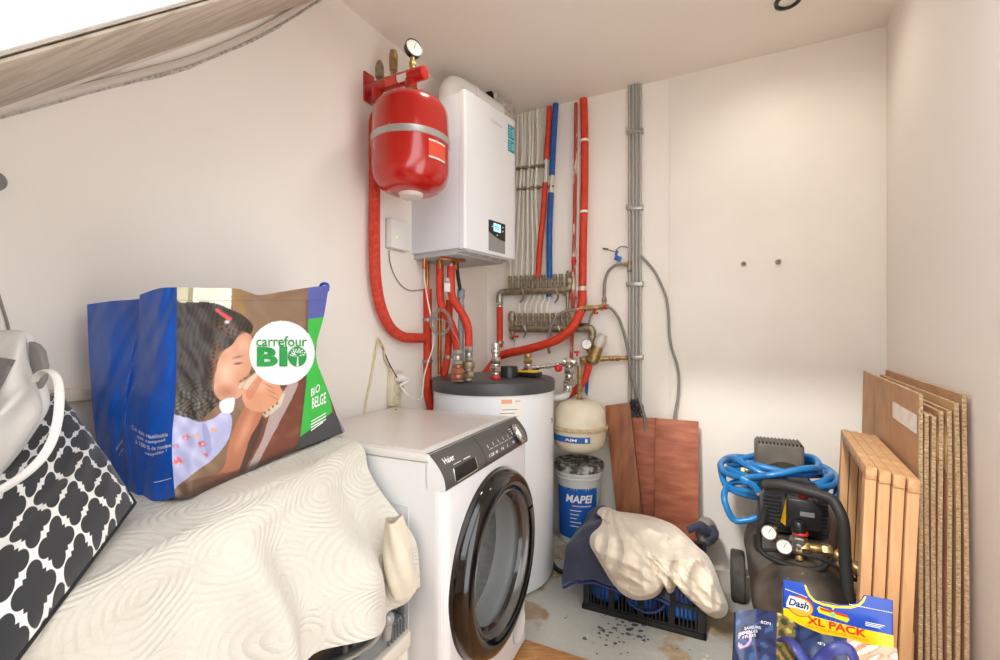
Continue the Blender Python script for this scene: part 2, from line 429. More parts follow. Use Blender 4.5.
# ------------------------------------------------------------------ generic plumbing pieces
def pipe(name, pts, r, mat, label, cat='pipe', group=None, n=10, k=6, parts=None):
    o = obj(name, MB().tube(sm(pts, k), r, n), mat)
    tag(o, label, cat, group); return o
def ringclip(p, ax, r, h=.012): return MB().lathe([(r, -h / 2), (r + .004, -h / 2), (r + .004, h / 2), (r, h / 2)], p, ax, 16)
def nut(p, ax, r, h): return MB().lathe([(r * .8, 0), (r, h * .1), (r, h * .9), (r * .8, h)], p, ax, 6)
def coupling(p, ax, r, segs):           # stacked turned rings along ax: [(radius factor, length, hex?)]
    ax = V(ax).normalized(); mb = MB(); p = V(p)
    for f, ln, hx in segs:
        q = p + ax * ln
        if hx: mb.lathe([(r * f * .86, 0), (r * f, ln * .15), (r * f, ln * .85), (r * f * .86, ln)], p, ax, 6)
        else: mb.lathe([(r * f * .94, 0), (r * f, ln * .12), (r * f, ln * .88), (r * f * .94, ln)], p, ax, 16)
        p = q
    return mb
def gauge(parent, c, facing, r, depth=.02, ring=BLACK):
    f = V(facing).normalized()
    g = obj('gauge', MB().lathe([(r * .5, -depth), (r * .96, -depth * .8), (r, -.002), (r, .004), (r * .9, .004), (r * .88, 0)], c, f, 28), ring, parent)
    ax, s, u = frame(f)
    nd = MB()
    for i in range(11):
        a = math.radians(225 - 27 * i); d = s * math.cos(a) + u * math.sin(a)
        q = V(c) + d * r * .74 + f * .0026; nd.box(q, r * .07, r * .015, .0003, d, f.cross(d), f)
    d = (s * -.4 + u).normalized(); nd.box(V(c) + d * r * .22 + f * .003, r * .42, r * .03, .0004, d, f.cross(d), f)
    obj('dial', [(MB().lathe([(r * .88, .001), (r * .88, .002), (.0005, .0022)], c, f, 28), PAPER), (nd, INKD)], None, g)
    return g

# ------------------------------------------------------------------ red expansion vessel and its bracket
WP = L(368, 88, 0)                                           # where the arm meets the wall
def arm(u, dz=0.0): return WP + LN * u + UP * dz
br = thing('vessel_bracket', arm(0), 'red pipe bracket with brass valves and pressure gauge, above the large red tank', 'bracket')
TL_ = -.006
obj('wall_plate', MB().box(arm(.005, -.004), .005, .028, .062, LN, LD, UP), RED, br, bevel=.002)
ARM0, ARM1 = arm(.01, -.01), arm(.305, -.02)
obj('arm', [(MB().cyl(ARM0, ARM1, .0265, None, 24).lathe([(.0, 0), (.022, 0), (.0262, -.004)], ARM1 + LN * .0005, LN, 24)
             .cyl(arm(.055, -.005), arm(.055, -.085), .025, None, 20).cyl(arm(.235, -.015), arm(.235, -.066), .0245, None, 20), RED)], None, br, bevel=.002)
lb = MB()
def armsurf(u, v): # sticker wrapped on the near side of the arm
    a = math.radians(10 - 62 * v); q = ARM0.lerp(ARM1, u); return q - LD * math.cos(a) * .0269 + UP * math.sin(a) * .0269
lb.grid(lambda u, v: armsurf(.36 + u * .20, v), 2, 6); lo_ = MB().grid(lambda u, v: armsurf(.58 + u * .17, v), 2, 6)
obj('sticker', [(lb, M('orange_sticker', (228, 88, 60), .5)), (lo_, PAPER)], None, br)
obj('air_vent', coupling(arm(.066, .012), UP, .020, [(.55, .012, 0), (.9, .05, 0), (.7, .012, 0), (.4, .01, 0)]), BRONZE, br, label='dull bronze air vent cap')
obj('safety_valve', coupling(arm(.142, .012), UP, .018, [(.7, .02, 1), (.92, .018, 0), (1, .05, 0), (.75, .014, 0)]), BRASS, br)
obj('gauge_stem', coupling(arm(.243, .002), UP, .013, [(.9, .015, 0), (1.1, .020, 1), (.75, .022, 0)]), BRASS, br)
gauge(br, arm(.250, .093), V((.55, -.80, .12)), .036, .026)
obj('vessel_coupling', coupling(arm(.235, -.064), -UP, .022, [(1.0, .018, 1), (.92, .014, 0), (1.0, .020, 1)]), BRASS, br)
obj('feed_coupling', coupling(arm(.055, -.084), -UP, .022, [(.9, .012, 0), (1.02, .022, 1), (.8, .02, 0)]), CHROME, br)

vp = arm(.235); VT = 1.16 + (335 - 99.5) / F * 1.775; VB = 1.16 + (335 - 196) / F * 1.775
vc = V((vp.x, vp.y, VB)); VH = VT - VB; VR = .152
ev = thing('expansion_vessel', vc, 'large red heating expansion tank hanging from the red wall bracket', 'tank')
def dome(r, z0, z1, n=7, flip=False):
    out = []
    for i in range(n + 1):
        a = PI / 2 * i / n
        out.append((r * (math.cos(a) ** .5 if i < n else 0.0), z0 + (z1 - z0) * math.sin(a)))
    return out
mid = VH * .53
prof = [(0.004, .006)] + list(reversed(dome(VR, .105, .006)))[1:] + [(VR + .001, mid - .012), (VR + .001, mid + .012)] + dome(VR * .985, VH - .085, VH)
obj('tank_shell', MB().lathe(prof, vc, UP, 56), RED, ev, angle=60)
obj('seam_band', MB().lathe([(VR + .001, mid - .014), (VR + .0045, mid - .012), (VR + .003, mid), (VR + .0045, mid + .012), (VR + .001, mid + .014)], vc, UP, 56, True)
    .box(vc + V((-.05, -VR * .955, mid)), .002, .006, .014), M('galvanised_band', (190, 186, 182), .35, .5), ev)
obj('valve_cap', MB().lathe([(.05, .012), (.046, -.006), (.03, -.012), (.003, -.012)], vc, UP, 28), M('white_cap', (226, 214, 206), .5), ev, label='white plastic cap under the red tank')
def onves(a, z): return vc + V((math.sin(a) * (VR + .0025), -math.cos(a) * (VR + .0025), z))
sk = MB().grid(lambda u, v: onves(math.radians(36 + 32 * u), mid - .092 + .058 * v), 8, 3)
sk2 = MB().grid(lambda u, v: onves(math.radians(36 + 32 * u), mid - .036 + .007 * v) * 1.0, 8, 1)
sk3 = MB().text('6 bar  24 L', lambda u, v: onves(math.radians(32 + 25 * u), mid - .078 + .014 * v) + V((.0006, -.0012, 0)))
for t in (sk2,): pass
obj('label', [(sk, M('tank_label', (226, 82, 56), .5)), (sk2, PAPER), (MB().grid(lambda u, v: onves(math.radians(36 + 32 * u), mid - .098 + .007 * v), 8, 1), PAPER)], None, ev)

# ------------------------------------------------------------------ wall hung boiler
BF = V((-.154, 1.956, 0)); BW_, BDp = V((.608, .794, 0)), V((-.84, .543, 0))
def bo(u, d, h): return BF + BW_ * u + BDp * d + UP * h
BWID, BDEP, B0, B1 = .385, .365, 1.547, 2.244
bl = thing('wall_boiler', bo(BWID / 2, BDEP / 2, B0), 'tall white gas boiler hung on the left wall with a small lit display', 'boiler')
obj('casing', MB().span(bo, (.002, .028, B0 + .002), (BWID - .002, BDEP, B1 - .002)), M('boiler_side_panel', (222, 225, 230), .35, coat=.2), bl, bevel=.004)
def fpan(u, h): return bo(u, 0, h)
pnl = MB(); nseg = 10
prf = [(.0, .030)] + [(.0 + .012 * (1 - math.cos(PI / 2 * i / 5)), .012 - .012 * math.sin(PI / 2 * i / 5)) for i in range(6)]
prf += [(BWID - .012 + .012 * math.sin(PI / 2 * i / 5), .012 - .012 * math.cos(PI / 2 * i / 5)) for i in range(6)] + [(BWID, .030)]
pnl.prism([bo(u, d, B0 - .004) for u, d in prf], UP * (B1 - B0 + .006))
obj('front_panel', pnl, WHITE, bl, angle=35)
ub = MB().span(bo, (.02, .06, B0 - .022), (BWID - .02, BDEP - .02, B0 + .003))
obj('underside_tray', ub, LGREY, bl, bevel=.003)
uv_ = MB().span(bo, (.02, .012, B0 - .012), (BWID - .02, .062, B0 - .004))
for i in range(4): uv_.lathe([(.010, 0), (.010, -.004), (.001, -.005)], bo(.07 + i * .075, .04, B0 - .012), UP, 12)
obj('lower_grille', [(uv_, M('grille_grey', (196, 196, 194), .45))], None, bl)
# control panel: black fascia over a grey curved field
cu0, cu1 = .165, .292
h0, h1 = 1.16 + (335 - 252) / F * 2.13, 1.16 + (335 - 220) / F * 2.10
hm = h0 + (h1 - h0) * .42
gl = [bo(cu0, -.002, h0), bo(cu1, -.002, h0), bo(cu1, -.002, hm), bo(cu0, -.002, hm + .03)]
bk = [bo(cu0, -.003, hm + .028)] + [bo(cu0 + (cu1 - cu0) * i / 8, -.003, hm + .028 - .028 * (1 - (1 - i / 8) ** 2)) for i in range(1, 9)] + [bo(cu1, -.003, h1), bo(cu0, -.003, h1)]
cp = obj('control_panel', [(MB().prism(gl, BDp * .004), M('control_grey', (150, 148, 146), .4, .2)), (MB().prism(bk, BDp * .004), BLACK)], None, bl)
su0, su1, sh0, sh1 = cu0 + .034, cu0 + .090, hm + .036, h1 - .010
obj('display', [(MB().prism([bo(su0, -.0036, sh0), bo(su1, -.0036, sh0), bo(su1, -.0036, sh1), bo(su0, -.0036, sh1)], BDp * .002), M('lit_display', (150, 205, 236), .3, emit=1.1)),
    (MB().text('12:40', quadmap(bo(su0 + .008, -.0040, sh1 - .022), bo(su0 + .045, -.0040, sh1 - .022), bo(su0 + .008, -.0040, sh1 - .010))).span(bo, (su0 + .008, -.0040, sh0 + .012), (su1 - .012, -.0038, sh0 + .015)).span(bo, (su0 + .008, -.0040, sh0 + .022), (su1 - .02, -.0038, sh0 + .025)), M('display_ink', (60, 96, 130), .5))], None, cp)
for u, h in ((.022, .5), (.106, .25), (.106, .75), (.062, .0)):
    obj('button', MB().lathe([(.0035, 0), (.0035, .002), (.001, .0025)], bo(cu0 + u, -.003, sh0 + (sh1 - sh0) * h - (.016 if h == 0 else 0)), -BDp, 10), WHITE2, cp)
# brand lettering is illegible in the photo: a short grey word
obj('badge', MB().text('Vaillant', quadmap(bo(.18, -.0012, 1.16 + (335 - 124.5) / F * 2.13), bo(.268, -.0012, 1.16 + (335 - 124.5) / F * 2.13), bo(.18, -.0012, 1.16 + (335 - 121) / F * 2.13))), LGREY, bl)
for nm, ya, yb in (('energy_label', 123, 137), ('energy_label', 138, 150)):
    ta, tb = 1.16 + (335 - yb) / F * 2.20, 1.16 + (335 - ya) / F * 2.20
    mb = MB().prism([bo(.318, -.001, ta), bo(.372, -.001, ta), bo(.372, -.001, tb), bo(.318, -.001, tb)], BDp * .002); tx = MB()
    for k in range(4): tx.span(bo, (.323, -.0016, ta + (tb - ta) * (.16 + .2 * k)), (.345 + .005 * (k % 3), -.0010, ta + (tb - ta) * (.26 + .2 * k)))
    tx.span(bo, (.352, -.0016, ta + .012), (.367, -.0010, tb - .012))
    obj(nm, [(mb, TEAL), (tx, M('pale_teal', (120, 196, 204), .5))], None, bl, label='teal sticker')
# copper stubs under the boiler
for u, d, l_ in ((.06, .20, .055), (.10, .25, .04), (.135, .17, .05), (.17, .22, .035), (.03, .27, .05)): obj('pipe_stub', MB().cyl(bo(u, d, B0 - .02), bo(u, d, B0 - .02 - l_), .009, None, 10), COPPER, bl)
obj('cross_pipe', MB().tube(sm([bo(.02, .16, B0 - .03), bo(.08, .13, B0 - .035), bo(.15, .13, B0 - .03)]), .008, 8), COPPER, bl)

# ------------------------------------------------------------------ flue pipe above the boiler
fz = 2.30
fp = [bo(.095, .17, B1 - .01), bo(.095, .17, fz - .02), bo(.105, .17, fz + .035), bo(.14, .17, fz + .055), bo(.22, .17, fz + .06), bo(.52, .20, fz + .06)]
fp[-1] = bo(.46, .17, fz + .06)
fo = obj('flue_pipe', MB().tube(sm(fp, 6), .054, 28).lathe([(.055, -.012), (.059, -.012), (.059, .012), (.055, .012)], bo(.24, .17, fz + .06), BW_, 28), WHITE2)
tag(fo, 'thick white flue elbow on top of the boiler under the ceiling', 'flue')
# broken ceiling plaster beside the flue, with the dark hole
rr = random.Random(11); hp = []
hc = bo(.40, .02, CEIL)
hole = [onplane(x, y, V((0, 0, CEIL - .001)), UP) for x, y in ((485.5, 92.5), (488, 91.5), (492, 91), (494, 95), (498, 98.5), (503, 102.5), (509, 105.5), (515, 110.5), (514, 112), (507, 108), (499, 103), (492, 99))]
ch = struct('ceiling_hole', MB().prism(hole, UP * .0005), M('dark_ceiling_void', (30, 27, 24), .9))
pp = obj('broken_plaster', MB().prism([at(493, 92.5, 2.34), at(495, 90.5, 2.34), at(501, 95, 2.38), at(504, 99.5, 2.40), at(508, 100.5, 2.43), at(512, 105, 2.45), at(514, 110, 2.46), at(513, 116, 2.46), at(507, 110, 2.42), at(500, 104, 2.37), at(494, 100, 2.34)], V((.01, .02, .006))), M('torn_plaster', (196, 190, 182), .9, col2=(150, 142, 134), scale=40), bevel=.002)
tag(pp, 'torn flap of ceiling plaster hanging by the dark hole above the boiler', 'plaster')

# ------------------------------------------------------------------ junction box with cable
jp = L(395, 236, 0); jn, js = LN, LD
jb = thing('junction_box', jp, 'small square white box with a green light on the wall left of the boiler', 'control box')
hw, hh = .062, (250 - 222) / 2 / F * 2.05
obj('cover', MB().box(jp + LN * .02, .016, hw, hh, LN, LD, UP), WHITE2, jb, bevel=.004)
obj('back_plate', MB().box(jp + LN * .003, .003, hw + .002, hh + .002, LN, LD, UP), LGREY, jb, bevel=.001)
obj('indicator_light', MB().lathe([(.004, 0), (.003, .002), (.0005, .0025)], jp + LN * .036 - LD * .028 - UP * .012, LN, 10), M('green_led', (150, 230, 90), .4, emit=1.5), jb, label='green indicator light')
pipe('box_cable', [L(389, 250, .01), L(390, 262, .008), L(394, 274, .008), L(401, 285, .008), L(410, 290.5, .008), L(419, 290, .012), L(426, 289, .02)], .0026, CABLEG, 'thin grey cable curving down from the small white wall box', 'cable', k=5)

# ------------------------------------------------------------------ red sleeved pipes
RI = .0235
pa = obj('red_pipe', MB().tube(sm([arm(.055, -.125), L(374.5, 125, .045), L(374.5, 180, .045), L(374.5, 250, .045), L(376, 282, .045), L(381, 308, .045), L(390, 327, .045), L(402, 336.5, .045), L(415, 338, .045), L(424, 338, .045)], 8), RI, 14), REDINS2)
tag(pa, 'long red sleeved pipe dropping from the red wall bracket and bending toward the boiler pipes', 'pipe', 'red sleeved heating pipes')
def zpt(px, py, z): return at(px, py, z)
def rpipe(pts, label, r=.021, mat=REDINS, clips=(), ends=()):
    t = thing('red_pipe', pts[-1], label, 'pipe', 'red sleeved heating pipes')
    obj('foam_sleeve', MB().tube(sm(pts, 7), r, 14), mat, t)
    for p, ax in clips: obj('pipe_clip', ringclip(V(p), ax, r + .001, .014), STEEL, t)
    for p, ax, m_ in ends: obj('coupling', m_, CHROME if ax else BRONZE, t)
    return t
zb = 2.16
rpipe([at(427.5, 289, zb + .06), at(427.5, 330, zb + .06), at(427.5, 372, zb + .06), at(428, 394, zb + .06), at(432, 412, zb + .10), at(437, 425, zb + .14)], 'red sleeved pipe below the copper tube, leftmost beside the water tank', .0215,
      clips=[(at(427.5, 320, zb + .06), UP), (at(427.5, 361, zb + .06), UP)])
rpipe([at(439.8, 265.5, zb), at(439.8, 285, zb), at(440.5, 300, zb), at(443.5, 312, zb), at(450, 322, zb), at(455, 336, zb), at(457.5, 353, zb)], 'red sleeved pipe from the boiler to the copper coloured joint on the water tank', .0195)
rpipe([at(451, 266, zb - .02), at(451, 283, zb - .02), at(452, 296, zb - .02), at(457, 306, zb - .02), at(463, 315, zb - .02), at(468, 328, zb - .02), at(468.8, 350, zb - .02)], 'red sleeved pipe from the boiler to the bronze joint on the water tank', .0195)
rpipe([at(449.5, 300, zb + .06), at(449, 320, zb + .06), at(448.5, 345, zb + .06), at(447, 360, zb + .06), at(444.5, 374, zb + .06), at(443, 388, zb + .10)], 'red sleeved pipe behind the boiler drops with a steel clip, left of the tank joints', .018,
      clips=[(at(448, 357, zb + .06), UP)])
# copper and grey drops
def st(px, y0, y1, z, r, mat, name, label, cat='pipe'):
    return tag(obj(name, MB().cyl(at(px, y0, z), at(px, y1, z), r, None, 12), mat), label, cat)
st(427.3, 255.5, 291, zb + .06, .0105, COPPER, 'copper_pipe', 'short bright copper pipe below the boiler, above the leftmost red sleeve')
st(439.6, 312, 374, zb + .075, .0105, COPPER, 'copper_pipe', 'straight copper pipe standing between red sleeves behind the water tank')
st(440, 255, 266, zb, .011, CHROME, 'pipe_union', 'silver pipe end under the boiler above the left of two red sleeves', 'fitting')
st(451.2, 256, 267, zb - .02, .011, CHROME, 'pipe_union', 'silver pipe end under the boiler above the right of two red sleeves', 'fitting')
tag(obj('black_hose', MB().tube(sm([at(456.5, 257, zb), at(457, 268, zb), at(458.5, 280, zb), at(460.5, 291, zb)], 6), .0095, 10), BLACKM), 'short black hose from the boiler into the grey drain tube', 'hose')
gd = thing('drain_pipe', at(461, 360, zb + .01), 'grey plastic drain tube below the boiler black hose', 'pipe')
obj('tube', MB().cyl(at(461, 291, zb + .01), at(461, 382, zb + .01), .0135, None, 16), M('drain_grey', (140, 148, 150), .5), gd)
obj('socket', MB().lathe([(.0145, 0), (.0185, .004), (.0185, .045), (.0145, .05)], at(461, 299, zb + .01), UP, 16), M('drain_grey2', (128, 136, 138), .5), gd)
obj('socket', MB().lathe([(.0145, 0), (.017, .003), (.017, .022), (.0145, .026)], at(461, 310, zb + .01), UP, 16), MGREY, gd)
ft = thing('pump_connector', at(447.5, 287, zb - .04), 'small white block clipped on the red pipes below the boiler', 'fitting')
obj('block', MB().box(at(447.3, 287.5, zb - .045), .014, .012, .022), WHITE2, ft, bevel=.004)
obj('collar', MB().lathe([(.009, 0), (.012, .004), (.012, .014), (.008, .02)], at(447.3, 283, zb - .045) + UP * .004, UP, 12), LGREY, ft)
# white power lead and coil of thin grey cable
pipe('white_lead', [at(425, 256, zb + .02), at(424.5, 275, zb + .02), at(427, 296, zb - .01), at(430, 312, zb - .02), at(433.5, 330, zb - .02), at(433, 347, zb - .02), at(428, 362, zb - .02), at(424, 377, zb - .02), at(422.5, 392, zb - .06), at(420, 399, zb - .12), at(414, 399.5, zb - .16), at(407, 394, zb - .2), at(400, 385.5, L(398, 384, .05).y)], .0035, CABLEW, 'white lead hanging from the boiler down to the wall socket strip', 'cable', k=6)
cpt = []
for i in range(64):
    a = 2 * PI * i / 16; rr_ = 1 + .12 * math.sin(i * 1.7)
    cpt.append(at(440.5 + 9.5 * rr_ * math.cos(a), 322 + 12 * rr_ * math.sin(a), zb - .035 - .008 * math.sin(i * .6)))
cpt = [at(424, 319, zb - .03), at(431, 318, zb - .03)] + cpt + [at(452, 330, zb - .03), at(458, 340, zb - .04), at(461, 352, zb - .05)]
pipe('cable_coil', cpt, .0022, CABLEG, 'coil of thin grey cable hanging on the red pipes above the tank', 'cable', k=3, n=6)

# ------------------------------------------------------------------ socket strip and wall leads
sp0 = L(392, 388, 0)
ss = thing('socket_strip', L(390, 405, 0), 'cream wall socket block with three round outlets above the washing machine', 'socket')
tilt = (UP + LD * .06).normalized(); sx = tilt.cross(LN).normalized()
obj('housing', MB().box(sp0 + LN * .016, .016, .036, (406 - 370) / 2 / F * 1.95, LN, sx, tilt), CREAMP, ss, bevel=.006)
for i, dy in enumerate((-.048, .0, .048)):
    c = sp0 + LN * .0322 + tilt * dy
    obj('outlet', [(MB().lathe([(.024, -.002), (.024, .003), (.021, .003), (.019, -.010), (.001, -.010)], c, LN, 24), M('outlet_cream', (206, 196, 168), .5)),
        (MB().lathe([(.003, 0), (.001, .001)], c + sx * .009 - LN * .009, LN, 8).lathe([(.003, 0), (.001, .001)], c - sx * .009 - LN * .009, LN, 8), BLACK)], None, ss)
pg = sp0 + LN * .033 + tilt * .048
pgo = obj('power_plug', MB().lathe([(.019, -.004), (.019, .016), (.015, .028), (.009, .04)], pg, LN, 20).tube(sm([pg + LN * .038, pg + LN * .05 - UP * .01 + LD * .02, at(400, 385.5, L(398, 384, .05).y)]), .006, 10), WHITE2)
tag(pgo, 'white plug in the top outlet of the cream socket block', 'plug')
pipe('wall_lead', [L(378.5, 338, .02), L(377, 346, .012), L(373, 366, .006), L(369, 388, .006), L(366, 402, .006), L(364, 418, .006)], .0046, M('cream_cable', (212, 196, 160), .6), 'cream cable running down the left wall beside the socket block', 'cable')
pipe('wall_lead', [L(379.5, 340, .02), L(384, 349, .012), L(385, 360, .012), L(389, 366, .016), L(391, 371, .018)], .0040, M('cream_cable2', (206, 190, 156), .6), 'short cream cable entering the top of the socket block', 'cable')
pipe('black_lead', [L(380, 341, .016), L(383, 348, .012), L(388, 361, .010), L(395, 374, .05), L(401, 384, .012), L(403, 387, .008)], .0024, BLACK, 'short black cable hanging slack above the socket block', 'cable')
# ------------------------------------------------------------------ underfloor heating manifolds on the back wall
OFFM = .05
def manifold(label, xa, ya, xb, yb, xs, vtop, htop, group='manifolds'):
    t = thing('manifold', B((xa + xb) / 2, ya + 6, OFFM), label, 'manifold', group)
    obj('bar', MB().cyl(B(xa, ya, OFFM), B(xb, yb, OFFM), .021, None, 16), BRONZE, t)
    for x in xs:
        f = (x - xa) / (xb - xa); y = ya + (yb - ya) * f
        p = B(x, y, OFFM); top = B(x, y + htop, OFFM)
        hgt = top.z - p.z
        v = obj('valve', coupling(p + UP * .016, UP, .0128, [(.8, hgt * .16, 0), (1.05, hgt * .24, 1), (.75, hgt * .1, 0), (1.1, hgt * .24, 1), (.85, hgt * .16, 0)]), BRONZE, t)
    return t
UX = [510, 515.5, 521.5, 527, 532.5, 538, 543.5, 549, 555, 561]
um = manifold('upper brass manifold with ten valves, white hoses and red and blue sleeves rising from it', 505.5, 292, 570, 289.5, UX, 0, -14.5)
LX = [519.5, 525, 530.5, 536, 541.5, 547, 553, 559, 564.5, 570]
lm = manifold('lower brass manifold with ten valves, below the one the red and blue sleeves enter', 510, 329, 586, 328.5, LX, 0, -14.5)
# ends of the upper one
obj('elbow', MB().tube(sm([B(506, 292, OFFM), B(501, 293, OFFM), B(499.5, 298, OFFM), B(499.8, 303, OFFM)], 6), .021, 16), STEEL, um, label='silver elbow at the manifold end')
obj('elbow_nut', coupling(B(499.8, 301, OFFM), -UP, .021, [(.95, .008, 0), (1.1, .018, 1), (.95, .012, 0)]), CHROME, um)
ev_ = obj('air_vent', coupling(B(569.5, 290, OFFM), UP, .022, [(.7, .03, 0), (1.1, .035, 0), (1.15, .03, 1), (.8, .012, 0)]), BRONZE, um)
obj('drain_tail', coupling(B(567.5, 291, OFFM), -UP, .016, [(.9, .03, 0), (.6, .07, 0), (.8, .01, 0)]), BRONZE, um)
rv = B(573, 297.5, OFFM)
obj('tap_handle', MB().box(rv, .020, .008, .008, BD, BN, UP), REDPL, um, bevel=.003, label='red tap lever')
for x, mm in ((523.5, um), (558, um)):
    obj('wall_clip', MB().tube(sm([B(x - 2, 289, .085), B(x, 295, .085), B(x - .5, 299, .075), B(x - 3, 302, .04), B(x - 3, 302, 0)], 4), .006, 8), STEEL, mm)
# ends of the lower one
obj('air_vent', coupling(B(512, 328, OFFM), UP, .019, [(.7, .02, 0), (1.0, .02, 1), (1.2, .05, 0), (.8, .01, 0)]), BRONZE, lm)
obj('drain_tap', coupling(B(512, 329, OFFM), -UP, .016, [(1, .03, 0), (.8, .03, 1)]), BRONZE, lm)
obj('tap_handle', MB().box(B(515, 336.5, OFFM), .018, .008, .007, BD, BN, UP), REDPL, lm, bevel=.003, label='red tap lever')
obj('chain', MB().tube(sm([B(515, 338, OFFM), B(514.6, 342, OFFM), B(514.2, 347, OFFM)], 4), .002, 6), STEEL, lm)
obj('isolating_valve', MB().box(B(582, 327, OFFM - .006), .032, .022, .022, BD, BN, UP).box(B(580, 318, OFFM + .02), .012, .012, .05, (BD + UP * -.5).normalized(), BN, (UP + BD * .5).normalized()), BLACK, lm, bevel=.006, label='black isolating valve')
obj('elbow', MB().tube(sm([B(586, 328, OFFM), B(590, 328.5, OFFM), B(592.5, 332, OFFM), B(592, 339, OFFM), B(591.5, 346, OFFM)], 5), .021, 16), BRONZE, lm)
obj('elbow_nut', coupling(B(592, 338, OFFM), -UP, .021, [(1.05, .016, 1), (.95, .01, 0)]), CHROME, lm)
for x in (526, 560):
    obj('wall_clip', MB().tube(sm([B(x - 2, 326, .085), B(x, 331, .085), B(x - 1, 335, .07), B(x - 2, 337, .03), B(x - 2, 337, 0)], 4), .006, 8), STEEL, lm)

# ------------------------------------------------------------------ white hoses rising to the ceiling
hg = 'white heating hoses on the back wall'
tops = [517.5, 521.5, 525, 529, 533, 537]
ords = ['leftmost', 'second from the left', 'third from the left', 'fourth from the left', 'fifth from the left', 'sixth, next to the red sleeve,']
for i, x in enumerate(tops):
    xb = UX[i]; yt = 114.5 - (x - 517) * .24; o_ = .045 + .012 * (i % 2)
    pts = [B(x, yt, o_), B(x - .3 + (i % 2), 150, o_ - .005), B(x - 1.5, 190, o_), B(xb + (x - xb) * .35, 235, OFFM), B(xb + .4, 262, OFFM), B(xb, 276.5, OFFM)]
    pipe('heating_hose', pts, .0078, HOSEW, f'white hose between ceiling and upper manifold, {ords[i]} of six'.replace('sixth, next to the red sleeve, of six', 'the one next to the red sleeve'), 'hose', hg, n=8)
for i, x in enumerate((523, 528.5, 534, 539.5, 545, 550.5)):
    xb = LX[i]; xt = x + 3.2
    pipe('heating_hose', [B(xt, 112 - (xt - 517) * .24 + 2, .022), B(xt, 190, .02), B(x + 2, 240, .02), B(x + 1, 275, .02), B(x, 296, .024), B(xb, 306, OFFM - .01), B(xb, 314.5, OFFM)], .0062, HOSEW,
         'white hose behind the upper manifold reaching the lower one, ' + ['leftmost of the six', 'second from left', 'third from left', 'fourth from left', 'fifth from left', 'nearest the blue sleeve'][i], 'hose', hg, n=8)
hc_ = thing('hose_clip_rail', B(530, 167, .03), 'upper dull metal clip rail across the white hoses below the ceiling', 'rail', 'hose clip rails')
def rail(t, xa, ya, xb, yb):
    obj('rail', MB().tube([B(xa, ya, .064), B(xb, yb, .064)], .005, 8), BRONZE, t)
    for i in range(6): 
        f = (i + .5) / 6; x = xa + (xb - xa) * f; y = ya + (yb - ya) * f
        obj('clip', MB().lathe([(.0105, -.008), (.0135, -.008), (.0135, .008), (.0105, .008)], B(x, y, .05), UP, 12), BRONZE, t)
rail(hc_, 516, 169, 545, 165.5)
hc2 = thing('hose_clip_rail', B(530, 188, .03), 'lower dull metal clip rail across the white hoses below the ceiling', 'rail', 'hose clip rails')
rail(hc2, 516, 189.5, 554, 186)

# red and blue sleeves above the manifold
def sleeve(segs, inner, label, m_, r=.0165, grp='coloured sleeves on the heating hoses'):
    t = thing('sleeved_hose', inner[-1], label, 'pipe', grp)
    obj('inner_hose', MB().tube(sm(inner, 6), .0085, 8), HOSEW, t)
    for s in segs: obj('foam_sleeve', MB().tube(sm(s, 6), r, 12), m_, t)
    return t
sleeve([[B(549.5, 107, .06), B(548.8, 125, .06), B(547.5, 145, .06), B(546.6, 159, .06)], [B(545.2, 183, .06), B(543, 215, .06), B(540, 245, .06), B(538, 277, .06)]],
       [B(549.5, 107, .06), B(546.5, 160, .06), B(545, 185, .06), B(540, 245, .06), B(538, 278, OFFM)], 'hose in two lengths of red sleeve, beside the blue one above the upper manifold', REDINS)
sleeve([[B(555.8, 104, .062), B(554.5, 125, .062), B(553, 150, .062), B(552, 175, .062)], [B(551, 193, .062), B(549.5, 230, .062), B(549.5, 278, .062)], [B(550, 289, .02), B(549, 297, .02)]],
       [B(555.8, 104, .062), B(552, 175, .062), B(551, 195, .062), B(549.5, 250, .062), B(549, 275, .05), B(548.8, 300, .02)], 'hose in blue sleeve running from the ceiling to the upper manifold', BLUEINS)

# red painted and bare pipes at x 574, and the big sleeved pipe
t = thing('flaking_red_pipe', B(574, 364, .03), 'thin pipe with flaking red paint left of the big red sleeved pipe', 'pipe')
obj('tube', MB().tube(sm([B(576, 103, .05), B(575.5, 150, .05), B(574.8, 200, .05), B(573.8, 250, .05), B(573, 300, .05), B(571.5, 350, .05), B(571.3, 368, .05)], 6), .010, 10),
    M('flaking_red_paint', (178, 66, 46), .6, col2=(222, 206, 188), scale=22, lo=.52, hi=.58, stretch=(1, 1, .35), bump=.2), t)
obj('union', coupling(B(573.8, 257, .05), -UP, .014, [(.9, .012, 0), (1.1, .02, 1), (.9, .012, 0)]), REDPL, t)
t = thing('white_riser', B(577, 290, .03), 'thin white pipe rising between the flaking red pipe and the big red sleeve', 'pipe')
obj('tube', MB().tube(sm([B(579, 102, .03), B(578.6, 160, .03), B(577.6, 230, .03), B(577.0, 300, .03)], 6), .0075, 8), WHITE2, t)
obj('socket', MB().cyl(B(577.4, 240, .03), B(577.3, 247, .03), .010, None, 10), WHITE2, t)
big = thing('red_pipe', B(500, 352, .06), 'long big red sleeved pipe from the ceiling sweeping left above the water tank', 'pipe', 'red sleeved heating pipes')
pb = [B(583.5, 99, .06), B(584.5, 130, .06), B(584.6, 170, .06), B(583.8, 215, .06), B(583, 250, .06), B(582.6, 286, .06)]
obj('foam_sleeve', MB().tube(sm(pb, 6), .021, 14), REDINS, big)
obj('bare_length', MB().cyl(B(582.6, 285, .06), B(582.3, 292, .06), .014, None, 12), HOSEW, big)
